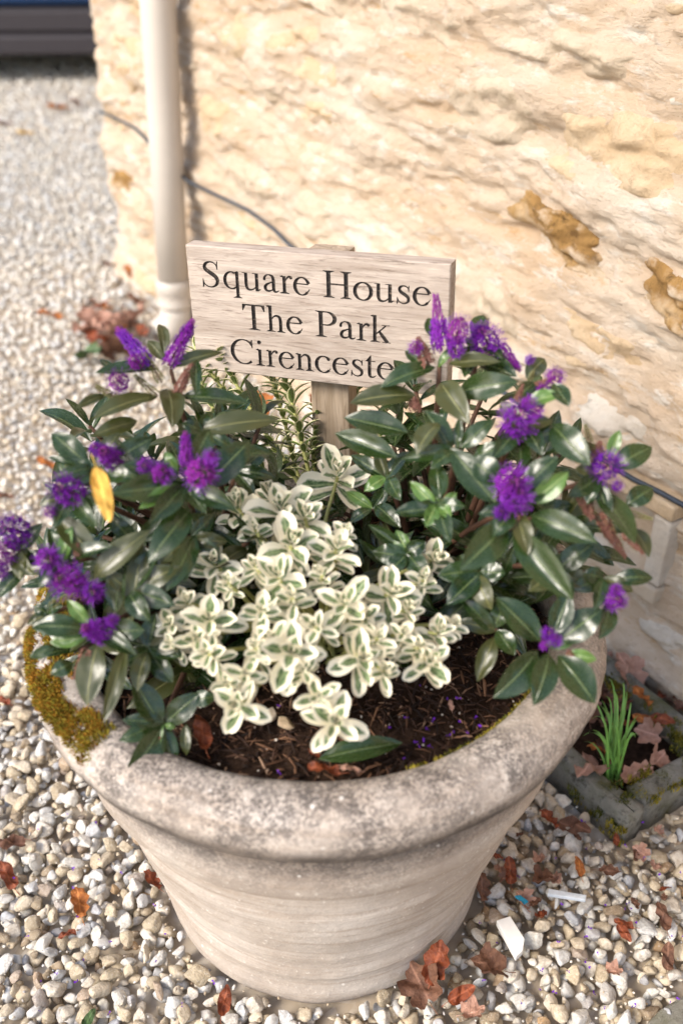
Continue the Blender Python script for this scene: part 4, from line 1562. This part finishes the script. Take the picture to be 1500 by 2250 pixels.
# stone kerb frame in wall-aligned coordinates
KF = Vector((.372, .862, 0))
KU = -WD
KN = -NO
KW = (C0 - KF).dot(KN)                      # distance to the wall


def scatter(x0, x1, y0, y1, sp, z0, z1, smin, smax):
    nx, ny = int((x1 - x0) / sp), int((y1 - y0) / sp)
    X, Y = np.meshgrid(np.linspace(x0, x1, nx), np.linspace(y0, y1, ny))
    X = X + (np.arange(ny)[:, None] % 2) * sp * .5
    X, Y = X.ravel() + gs.uniform(-.42, .42, nx * ny) * sp, Y.ravel() + gs.uniform(-.42, .42, nx * ny) * sp
    sz = smin + (smax - smin) * gs.beta(1.6, 3.2, nx * ny)
    ok = np.hypot(X - PC.x, Y - PC.y) > .200 + sz * .7
    dw = (X - C0.x) * NO.x + (Y - C0.y) * NO.y
    sw = (X - C0.x) * WD.x + (Y - C0.y) * WD.y
    ok &= ~((sw > -.02) & (dw < .012))
    ku = (X - KF.x) * KU.x + (Y - KF.y) * KU.y
    kn = (X - KF.x) * KN.x + (Y - KF.y) * KN.y
    ok &= ~((ku > -.012) & (ku < .6) & (kn > -.012) & (kn < .26))
    ok &= np.hypot(X - pb.x, Y - pb.y) > .06
    n = ok.sum()
    Zp = gs.uniform(z0, z1, n)
    return X[ok], Y[ok], Zp, sz[ok]


px_ = [scatter(-1.1, .95, .22, 1.25, .0150, -.010, .000, .0085, .0175), scatter(-1.1, .95, .22, 1.25, .0225, .004, .011, .008, .020),
       scatter(-1.6, .6, 1.25, 2.3, .018, -.008, .002, .008, .0175), scatter(-1.6, .6, 1.25, 2.3, .026, .006, .013, .008, .018)]
X, Y, Zp, Sz = (np.concatenate(a) for a in zip(*px_))
# which show largest in the photograph
q = np.stack([X, Y, Zp], 1) - np.array([0, 0, CAM_H])
dep = q[:, 1] * CT - q[:, 2] * ST
u_ = 750 + FPX * q[:, 0] / dep
v_ = 1125 - FPX * (q[:, 1] * ST + q[:, 2] * CT) / dep
inside = (u_ > 5) & (u_ < 1495) & (v_ > 5) & (v_ < 2245) & (dep > 0)
# hidden behind the planter?
rim_px = np.hypot((u_ - 697) / 640, (v_ - 1400) / 470) < 1.0
bodyp = (np.abs(u_ - 697) < 330 - np.clip((v_ - 1850) / 350, 0, 1) * 160) & (v_ > 1700) & (v_ < 2190)
vis = inside & ~rim_px & ~bodyp & (Zp > .003)
score = np.where(vis, Sz / dep, 0)
top = np.argsort(-score)[:298]
tops = set(top.tolist())
RM = rotm(len(X))
for i in top:
    k = int(gs.integers(NSH))
    m3 = RM[i] * (Sz[i] * 1.08)
    o = ob('pebble', meA[k], g, Matrix(((*m3[0], X[i]), (*m3[1], Y[i]), (*m3[2], Zp[i]), (0, 0, 0, 1))))


def gravel(name, X, Y, Zp, Sz, shapes, RMs, lo=0.0, hi=1.0):
    Vs, Ts, At, off = [], [], [], 0
    kk = gs.integers(0, len(shapes), len(X))
    for k, (V, T) in enumerate(shapes):
        I = np.nonzero(kk == k)[0]
        if not len(I):
            continue
        W = np.einsum('nij,vj->nvi', RMs[I], V) * Sz[I][:, None, None] + np.stack([X[I], Y[I], Zp[I]], 1)[:, None]
        Vs.append(W.reshape(-1, 3))
        Ts.append((T[None] + (np.arange(len(I)) * len(V))[:, None, None]).reshape(-1, 3) + off)
        At.append(np.repeat(lo + (hi - lo) * gs.random(len(I)), len(V)))
        off += len(I) * len(V)
    o = ob(name, fastmesh(name, np.concatenate(Vs), np.concatenate(Ts), M['pebB'], np.concatenate(At)), g)
    o['kind'] = 'stuff'
    return o


rest = np.array([i for i in range(len(X)) if i not in tops])
near = rest[dep[rest] < 1.75]
far = rest[dep[rest] >= 1.75]
gravel('gravel', X[near], Y[near], Zp[near], Sz[near], shB, RM[near])
gravel('gravel', X[far], Y[far], Zp[far], Sz[far], shC, RM[far], .3, .92)  # paler tints: dry stone with sunlight painted into its colour
Xf, Yf, Zf, Sf = (np.concatenate(a) for a in zip(scatter(-3.2, -.4, 2.3, 4.6, .022, -.008, .008, .010, .022), scatter(-4.2, -.6, 4.6, 7.6, .036, -.008, .008, .014, .026)))
gravel('gravel', Xf, Yf, Zf, Sf, shC, rotm(len(Xf)), .44, .86)  # palest range, the sunlit look put into the stone tints
Xg, Yg, Zg, Sg = scatter(-1.0, .9, .25, 1.6, .017, .000, .012, .0022, .0050)
gravel('gravel', Xg, Yg, Zg, Sg, shC, rotm(len(Xg)))

# ------------------------------------------------------------------ stone gully frame with grass
kz = at_z(1345, 1840, 0)
gul = empty('stone_kerb_frame', 'low mossy stone kerb frame between the planter and the wall', 'kerb', KF)
KH, KT, KL = .046, .040, .55


def kpt(u, n, z_):
    return KU * u + KN * n + Vector((0, 0, z_))


def kerb_piece(u0, u1, n0, n1, seed):
    nu, nv, nw = max(4, int((u1 - u0) / .012)), max(4, int((n1 - n0) / .012)), 5
    bm = bmesh.new()
    bmesh.ops.create_cube(bm, size=1)
    bmesh.ops.subdivide_edges(bm, edges=bm.edges, cuts=6, use_grid_fill=True)
    A = np.array([tuple(v.co) for v in bm.verts])
    L = np.array([u1 - u0, n1 - n0, KH + .03])
    Pp = A * L
    nrm = A / np.maximum(np.abs(A).max(1, keepdims=True), 1e-6)
    edge = np.sort(np.abs(A), 1)[:, 1:2] * 2
    Pp = Pp * (1 - .0 * edge) - np.sign(A) * np.where(np.sort(np.abs(A), 1)[:, 1:2] > .45, .004, 0)
    ns = fbm(Pp[:, 0] * 25 + seed, Pp[:, 1] * 25, Pp[:, 2] * 25, 3)
    Pp = Pp + A * ns[:, None] * .008
    V = [kpt((u0 + u1) / 2 + p[0], (n0 + n1) / 2 + p[1], (KH - .03) / 2 + p[2]) for p in Pp]
    Fc = [tuple(v.index for v in f.verts) for f in bm.faces]
    bm.free()
    bm = bmesh.new()
    vs = [bm.verts.new(v) for v in V]
    for f in Fc:
        bm.faces.new([vs[i] for i in f])
    bmesh.ops.recalc_face_normals(bm, faces=bm.faces)
    me = bpy.data.meshes.new('kerb_stone')
    bm.to_mesh(me)
    bm.free()
    me.materials.append(M['kerb'])
    me.polygons.foreach_set('use_smooth', [True] * len(me.polygons))
    ob('kerb_stone', me, gul)


NI = KW - .045
kerb_piece(0, KL, 0, KT, 1)
kerb_piece(0, KL, NI - KT, NI, 5)
kerb_piece(.001, KT, KT + .002, NI - KT - .002, 9)
kerb_piece(KL - KT, KL - .001, KT + .002, NI - KT - .002, 12)
V = [kpt(u, n, .012 + .01 * float(vnoise(u * 40, n * 40))) for u in np.linspace(KT * .5, KL - KT * .5, 20) for n in np.linspace(KT * .5, NI - KT * .5, 10)]
fs_ = grid_faces(20, 10)
nn_ = (V[fs_[0][1]] - V[fs_[0][0]]).cross(V[fs_[0][3]] - V[fs_[0][0]])
o = ob('leaf_mould', mesh('leaf_mould', V, fs_ if nn_.z > 0 else [f[::-1] for f in fs_], M['soil']), gul)
ms = []
for k in range(150):
    r_ = mr.random()
    if r_ < .45:
        u, n = mr.uniform(0.0, KT + .01), mr.uniform(KT * .4, NI - .01)
    elif r_ < .8:
        u, n = mr.uniform(.0, .22), NI - KT + mr.uniform(-.012, .018)
    else:
        u, n = mr.uniform(-.008, .3), mr.uniform(-.006, .006)
    z_ = KH if r_ < .8 else mr.uniform(.005, .03)
    if fbm(u * 30, n * 30, 1, 2) > -.25:
        ms.append((KF + kpt(u, n, z_ - .002), UP, mr.uniform(.005, .011)))
tufts(ms, .007, 30, [M['moss3'], M['moss']], 'moss', gul, KF)

# grass tuft
gb = at_z(1345, 1710, .02)
gt = empty('grass_tuft', 'tuft of long bright green grass growing inside the stone kerb frame', 'grass', gb)
for k, (tx, ty, h) in enumerate([(1335, 1490, .13), (1365, 1500, .14), (1375, 1520, .12), (1325, 1560, .10), (1315, 1550, .09), (1300, 1610, .07), (1350, 1560, .11), (1395, 1620, .10), (1280, 1630, .055), (1372, 1560, .11), (1345, 1520, .13), (1400, 1615, .09), (1290, 1605, .08), (1360, 1580, .09), (1385, 1545, .12), (1330, 1530, .11)] + [(rng.gauss(1345, 34), rng.gauss(1585, 45), rng.uniform(.06, .13)) for _ in range(14)]):
    T_ = at_z(tx, ty, h) - gb
    B_ = Vector((rng.uniform(-.014, .014), rng.uniform(-.012, .012), -.01))
    top_ = Vector((T_.x * .5, T_.y * .5, h * 1.15))
    V = []
    for i in range(8):
        t = i / 7
        p = B_ * (1 - t) ** 2 + top_ * 2 * t * (1 - t) + T_ * t * t
        wv = .0015 * (1 - t ** 2.5) + .0002
        V += [p + Vector((-wv, 0, 0)), p + Vector((0, -wv * .6, wv * .3)), p + Vector((wv, 0, 0))]
    Fc = [(i * 3 + j, i * 3 + j + 1, i * 3 + j + 4, i * 3 + j + 3) for i in range(7) for j in (0, 1)]
    ob('blade', mesh('blade', V, Fc, M['grass']), gt)


# ------------------------------------------------------------------ fallen leaves
def lobed(v):
    return 1


def fallen_mesh(mat, kind, seed):
    r_ = random.Random(seed)
    n, m = 36, 4
    V, UV = [(0, .45, 0)], [(.5, .45)]
    for j in range(1, m + 1):
        for k in range(n):
            a = 2 * math.pi * k / n
            if kind == 'maple':
                rad = .34 + .20 * abs(math.cos(2.5 * (a - math.pi / 2))) ** .8 + .035 * math.sin(a * 11 + seed)
                x, y = rad * math.cos(a), .45 + rad * math.sin(a)
            elif kind == 'oak':
                rad = 1 + .16 * math.sin(a * 9)
                x, y = .28 * rad * math.cos(a), .5 + .5 * math.sin(a) * (1 + .03 * math.sin(a * 9))
            else:
                x, y = .24 * math.cos(a) * (1 - .25 * math.sin(a)), .5 + .5 * math.sin(a)
            f = j / m
            x, y = x * f, .45 + (y - .45) * f
            V.append((x, y, 0))
            UV.append((.5 + x, y))
    c1, c2, c3 = r_.uniform(.5, 1.6), r_.uniform(-.6, .9), r_.uniform(0, 6)
    V = [(x, y, c1 * x * x + c2 * (y - .45) ** 2 * .6 + .09 * math.sin(9 * x + c3) * math.cos(8 * y + c3) + .045 * math.sin(17 * y + 13 * x + c3)) for x, y, _ in V]
    Fc = [(0, 1 + k, 1 + (k + 1) % n) for k in range(n)]
    for j in range(m - 1):
        for k in range(n):
            a, b = 1 + j * n + k, 1 + j * n + (k + 1) % n
            Fc.append((a, a + n, b + n, b))
    # petiole
    tv, tf = tube([(0, .06, V[1][2]), (0, -.1, .02), (.03, -.28, .05)], [.012, .010, .012], 4)
    o_ = len(V)
    V += [tuple(p) for p in tv]
    UV += [(.5, 0)] * len(tv)
    Fc += [tuple(i + o_ for i in f) for f in tf]
    me = mesh('fallen_leaf', V, Fc, mat)
    uvl = me.uv_layers.new(name='UVMap')
    for p in me.polygons:
        for li, vi_ in zip(p.loop_indices, p.vertices):
            uvl.data[li].uv = UV[vi_]
    return me


def fallen(px, py, z_, size, kind, mat, label, rz, tilt=(.2, .1), group='fallen autumn leaves', name='fallen_leaf', cat_='leaf'):
    p = at_z(px, py, z_)
    o = ob(name, fallen_mesh(M[mat], kind, int(px * 7 + py) % 997))
    s_ = size * .74 / FPX * depth_of(p)
    o.rotation_euler = (tilt[0], tilt[1], rz)
    o.scale = (s_, s_, s_)
    off = Vector((0, .45 * s_, 0))
    off.rotate(o.rotation_euler)
    o.location = p - off
    tag(o, label, cat_, group)
    return o


FLV = [
    (175, 1985, .022, 90, 'oak', 'd_orange', 'bright orange brown leaf lying on open gravel left of the planter base', .5, (.5, .3)),
    (150, 2052, .020, 55, 'oval', 'd_red', 'small russet leaf below the orange leaf on the gravel', 2.1, (.2, .3)),
    (20, 1852, .022, 110, 'oval', 'd_brown', 'dark brown pointed leaf at the edge of the gravel beside the mossy rim', 1.9, (.2, .2)),
    (18, 1925, .020, 95, 'oval', 'd_red', 'reddish brown curled leaf under the dark pointed leaf on the gravel', .8, (.4, .3)),
    (335, 1935, .022, 70, 'oak', 'd_red', 'deep red leaf tucked against the left flank of the planter', 1.2, (.7, .2)),
    (492, 2200, .026, 85, 'oval', 'd_red', 'narrow dark red leaf standing among pebbles in front of the planter foot', .1, (.7, .4)),
    (925, 2165, .026, 125, 'maple', 'd_brown', 'large crumpled brown leaf by the planter foot', .4, (.3, -.3)),
    (955, 2120, .045, 130, 'oak', 'd_red', 'wet shiny russet leaf folded upright over the large brown leaf', -.2, (.9, .2)),
    (1010, 2185, .025, 90, 'oval', 'd_red', 'thin red brown leaf blade pointing away from the planter foot', -1.0, (.3, .5)),
    (1058, 1950, .026, 85, 'oak', 'd_brown', 'purple brown curled leaf tucked beside the right flank of the planter', .3, (.6, .3)),
    (1120, 1915, .022, 80, 'oval', 'd_red', 'upright red and orange leaf on gravel halfway to the kerb frame', .2, (.7, .2)),
    (1208, 1800, .022, 70, 'oak', 'd_red', 'bright red leaf beside the outside of the kerb frame', 1.0, (.5, .2)),
    (1258, 1815, .022, 110, 'oval', 'd_brown', 'long brown leaf leaning on the outer kerb stone', -2.2, (.4, .2)),
    (1195, 1935, .022, 75, 'maple', 'd_brown', 'shrivelled purple brown leaf in the middle of the right hand gravel', 2.0, (.3, .4)),
    (1075, 2125, .024, 110, 'maple', 'd_brown', 'dark withered cluster leaf beside the white stone slab', 1.5, (.3, .2)),
    (1455, 2015, .024, 90, 'oval', 'd_brown', 'narrow brown leaf lying across gravel at the far edge below the kerb', .1, (.2, .3)),
    (1465, 2105, .024, 85, 'oval', 'd_brown', 'grey brown leaf beside the paving slab corner', -.2, (.2, .3)),
    (1372, 2030, .022, 60, 'oval', 'd_red', 'dark maroon sliver of leaf on gravel below the kerb corner', 1.3, (.2, .2)),
    (1272, 1905, .024, 60, 'oval', 'd_orange', 'small orange leaf fragment below the kerb corner', .2, (.5, .2)),
    (1298, 1685, .04, 130, 'maple', 'd_pink', 'large pinkish brown leaf lying inside the kerb frame beside the grass', 2.4, (.35, .3)),
    (1395, 1700, .04, 105, 'oak', 'd_pink', 'pale pink lobed leaf inside the kerb frame in front of the grass', -1.2, (.2, .2)),
    (1410, 1530, .055, 75, 'oak', 'd_orange', 'bright orange leaf wedged between kerb stone and wall', 1.0, (.5, .2)),
    (1375, 1475, .05, 115, 'maple', 'd_pink', 'curled pink brown leaf against the wall above the grass', .6, (.7, .2)),
    (1452, 1580, .05, 80, 'oval', 'd_red', 'russet leaf on the back kerb stone below the orange leaf', -2.2, (.3, .2)),
    (1312, 1645, .045, 60, 'oval', 'd_orange', 'small red orange leaf behind the grass inside the kerb frame', 1.5, (.4, .2)),
    (205, 705, .03, 110, 'maple', 'd_pink', 'large tan pink leaf on the gravel near the downpipe shoe', .8, (.5, .2)),
    (110, 690, .02, 80, 'oval', 'd_orange', 'smaller orange leaf left of the large tan leaf near the downpipe', 1.4, (.2, .2)),
    (285, 598, .03, 55, 'oak', 'd_orange', 'vivid orange leaf at the foot of the wall corner', .6, (.5, .2)),
    (255, 585, .02, 70, 'oval', 'd_brown', 'dark brown leaf beside the vivid orange leaf at the wall corner', 1.7, (.2, .2)),
    (250, 770, .03, 100, 'maple', 'd_brown', 'rusty brown leaf heap piece between green leaf and downpipe', 2.2, (.5, .2)),
    (300, 660, .02, 70, 'oval', 'd_brown', 'muted brown leaf on the gravel close to the pipe ring', .9, (.3, .1)),
    (190, 775, .035, 130, 'oak', 'd_green', 'dark green spiky leaf on the gravel behind the left purple spikes', -2.3, (.5, .2)),
    (125, 235, .02, 70, 'oak', 'd_orange', 'far orange leaf on the gravel in front of the car', 1.5, (.1, .1)),
    (165, 225, .02, 55, 'oval', 'd_brown', 'far brown leaf touching the wall corner in front of the car', .8, (.2, .1)),
    (55, 292, .02, 55, 'oval', 'd_yellow', 'pale yellow leaf on the sunlit far gravel', 1.6, (.1, .1)),
    (5, 270, .02, 55, 'oval', 'd_red', 'dark red leaf at the edge of the far gravel', 1.7, (.1, .1)),
    (105, 1020, .02, 70, 'oval', 'd_orange', 'tan leaf on the gravel beyond the left shrub', 1.2, (.2, .1)),
    (10, 1090, .02, 60, 'oval', 'd_brown', 'plain brown leaf on gravel left of the shrub', 1.5, (.1, .1)),
    (10, 1540, .02, 50, 'oval', 'd_red', 'small red brown leaf on gravel level with the mossy rim', 1.0, (.1, .1)),
    (195, 2240, .022, 60, 'oval', 'd_green', 'fresh green leaf lying on the nearest gravel', -.4, (.3, .2)),
    (445, 1610, .435, 110, 'oval', 'd_red', 'russet leaf on the soil inside the front of the planter', .5, (.6, .3)),
    (715, 1690, .432, 100, 'oval', 'd_red', 'curled red leaf on the soil at the inner front rim', 1.5, (.2, .3)),
    (770, 1690, .432, 60, 'oval', 'd_pink', 'pale brown bark like leaf beside the curled red leaf on the soil', 1.5, (.2, .3)),
    (690, 1655, .432, 45, 'oval', 'd_red', 'tiny red leaf on the soil under the lowest cream rosette', .9, (.3, .2)),
    (350, 1300, .47, 60, 'oak', 'd_red', 'red brown dead leaf caught inside the left shrub', .9, (.7, .2)),
    (990, 1550, .435, 35, 'oval', 'd_pink', 'small tan leaf chip on the soil at the bare side of the planter', .2, (.4, .2)),
    (560, 885, .42, 100, 'maple', 'd_orange', 'glowing orange leaf on the soil behind the upright shoots under the sign', .4, (.6, .2)),
    (700, 890, .42, 80, 'maple', 'd_orange', 'orange leaf on the soil directly behind the sign post', 1.4, (.6, .2)),
]
for a in FLV:
    fallen(*a)
# drifts of small broken leaves: by the pipe shoe and inside the kerb frame
def litter(name, label, spots, size):
    bm = bmesh.new()
    kinds = [fallen_mesh(M[m], k, q) for q, (m, k) in enumerate([('d_brown', 'oak'), ('d_red', 'oval'), ('d_pink', 'maple'), ('d_orange', 'oval')])]
    mats = []
    for p in spots:
        k = rng.choices(range(4), [5, 3, 3, 1])[0]
        t_ = kinds[k].copy()
        s_ = size * rng.uniform(.5, 1.1)
        t_.transform(Matrix.Translation(p - spots[0]) @ Matrix.Rotation(rng.uniform(0, 6.28), 4, 'Z') @ Matrix.Rotation(rng.gauss(0, .45), 4, 'X') @ Matrix.Rotation(rng.gauss(0, .4), 4, 'Y') @ Matrix.Scale(s_, 4) @ Matrix.Translation((0, -.45, 0)))
        n0 = len(bm.faces)
        bm.from_mesh(t_)
        bm.faces.ensure_lookup_table()
        for f in bm.faces[n0:]:
            f.material_index = k
        bpy.data.meshes.remove(t_)
    me = bpy.data.meshes.new(name)
    bm.to_mesh(me)
    bm.free()
    for m in ('d_brown', 'd_red', 'd_pink', 'd_orange'):
        me.materials.append(M[m])
    o = ob(name, me)
    o.location = spots[0]
    tag(o, label, 'leaf litter', kind='stuff')


litter('leaf_litter', 'drift of broken brown leaves on the gravel by the downpipe shoe', [at_z(rng.gauss(255, 45), rng.gauss(725, 32), rng.uniform(.016, .045)) for _ in range(34)], .062)
litter('leaf_litter', 'broken brown leaves lying inside the kerb frame round the grass', [KF + kpt(rng.uniform(.045, .3), rng.uniform(.045, NI - .045), rng.uniform(.022, .04)) for _ in range(30)], .042)
litter('leaf_litter', 'broken brown leaves caught between the kerb frame and the wall', [KF + kpt(rng.uniform(.0, .35), NI + rng.uniform(.0, .04), rng.uniform(.015, .045)) for _ in range(14)], .045)
litter('leaf_litter', 'broken brown leaf scraps among the pebbles below the kerb frame', [at_z(rng.gauss(1230, 150), rng.gauss(1960, 110), rng.uniform(.014, .024)) for _ in range(26)], .026)
# yellow dead leaf hanging in the left shrub, with its long red stalk
n_ = hl.dome.hit(218, 1040, 1.25)
d0 = depth_of(n_)
me = fallen_mesh(M['d_yellow'], 'oval', 8)
B_, T_ = at_depth(212, 1030, d0), at_depth(242, 1148, d0 - .01)
y_ = (T_ - B_)
L_ = y_.length
z_ = (CAM - B_).normalized()
z_ = (z_ - y_ * (z_.dot(y_) / y_.dot(y_))).normalized()
x_ = (y_ / L_).cross(z_)
o = ob('dead_leaf', me, None, Matrix(((x_.x * L_ * .66, y_.x, z_.x * L_ * .6, B_.x), (x_.y * L_ * .66, y_.y, z_.y * L_ * .6, B_.y), (x_.z * L_ * .66, y_.z, z_.z * L_ * .6, B_.z), (0, 0, 0, 1))))
tag(o, 'yellow dead leaf with long red stalk hanging in the left shrub', 'leaf')
inv = o.matrix_local.inverted()
pts = [at_depth(x, y, d0 - .004) for x, y in ((228, 1036), (205, 1030), (175, 1018), (152, 1003), (148, 990), (158, 988))]
V, Fc = tube([Vector(c) for c in cat([tuple(p) for p in pts], 4)], .0016, 6)
ob('stalk', mesh('stalk', [inv @ v for v in V], Fc, plain('red_leaf_stalk', (.45, .06, .03), .5, .3, .15)), o)
# green leaf lying on the soil at the front
p0, p1 = at_z(700, 1668, .437), at_z(884, 1632, .440)
o = ob('fallen_leaf', LH[0], None, leafM(p0, p1, Vector((.1, -.35, .9)), 56 / FPX * depth_of(p0), Vector((0, 0, 0))))
tag(o, 'long glossy green leaf lying loose on the soil under the lowest cream rosette', 'leaf', 'fallen autumn leaves')

# two stones lying on the soil, white slab, sticks, scraps
for (px, py, sz, k, mt, lab) in [(590, 1570, 30, 3, 'lime', 'grey stone half buried in the soil under the cream edged rosettes'), (628, 1590, 26, 5, 'tan', 'smooth tan stone on the soil right of the half buried stone')]:
    V, T = pebble_shape(3, 40 + k)
    p = at_z(px, py, .432)
    o = ob('soil_stone', fastmesh('soil_stone', V * (sz / FPX * depth_of(p)), T, M[mt]))
    o.location = p
    o.rotation_euler = (.3, .2, 1.2 * k)
    tag(o, lab, 'stone')


def slab_thing(name, corners, z_, th, mat, label, cat_, bevel=.001):
    P_ = [at_z(x, y, z_) for x, y in corners]
    c = sum(P_, Vector()) / len(P_)
    n = len(P_)
    V = [p - c for p in P_] + [p - c - Vector((0, 0, th)) for p in P_]
    Fc = [tuple(range(n)), tuple(range(2 * n - 1, n - 1, -1))] + [(i, (i + 1) % n, (i + 1) % n + n, i + n) for i in range(n)]
    o = ob(name, mesh(name, *bev(V, Fc, bevel), mat, False))
    o.location = c
    return tag(o, label, cat_)


slab_thing('stone_chip', [(1090, 2022), (1120, 2012), (1152, 2062), (1148, 2088), (1133, 2102)], .030, .010, M['white'], 'flat white stone slab lying on the gravel right of the planter', 'stone')
slab_thing('stone_stick', [(1205, 1952), (1288, 1966), (1286, 1977), (1202, 1964)], .028, .006, plain('bluish_stone', (.5, .54, .58), .6), 'thin bluish white splinter lying on the gravel above the white slab', 'stone')
slab_thing('plastic_scrap', [(1130, 1968), (1142, 1966), (1160, 1980), (1150, 1986)], .028, .003, M['blue'], 'small bright blue scrap on the gravel near the splinter', 'litter', .0003)
slab_thing('paving_slab', [(1405, 2262), (1450, 2215), (1500, 2185), (1640, 2150), (1700, 2400), (1450, 2420)], .018, .05, M['kerb'], 'grey paving slab corner set in the gravel at the nearest edge', 'paving', .004)

# fallen purple florets
Vs, Fs = [], []
for k in range(260):
    r_ = rng.random()
    if r_ < .16:
        p = at_z(rng.gauss(1010, 90), rng.gauss(1620, 50), .432)
        if (p - PC).xy.length > .238:
            continue
    elif r_ < .26:
        p = at_z(rng.uniform(380, 1080), rng.uniform(1500, 1700), .432)
        if (p - PC).xy.length > .238:
            continue
    else:
        p = at_z(rng.uniform(0, 1500), rng.uniform(1750, 2230), .022)
        if rng.random() < .45 or (p - PC).xy.length < .22:
            continue
    for _ in range(3):
        d = Vector((rng.gauss(0, 1), rng.gauss(0, 1), abs(rng.gauss(0, .6)))).normalized()
        sd = d.cross(Vector((rng.gauss(0, 1), rng.gauss(0, 1), 1))).normalized()
        L = rng.uniform(.0022, .0042)
        i = len(Vs)
        Vs += [p, p + d * L * .6 + sd * L * .3, p + d * L, p + d * L * .6 - sd * L * .3]
        Fs.append((i, i + 1, i + 2, i + 3))
o = ob('fallen_petals', mesh('fallen_petals', Vs, Fs, plain('fallen_violet_petal', (.13, .02, .38), .6, .2, .4, 300), False))
tag(o, 'tiny purple petals scattered on soil and gravel', 'petals', kind='stuff')
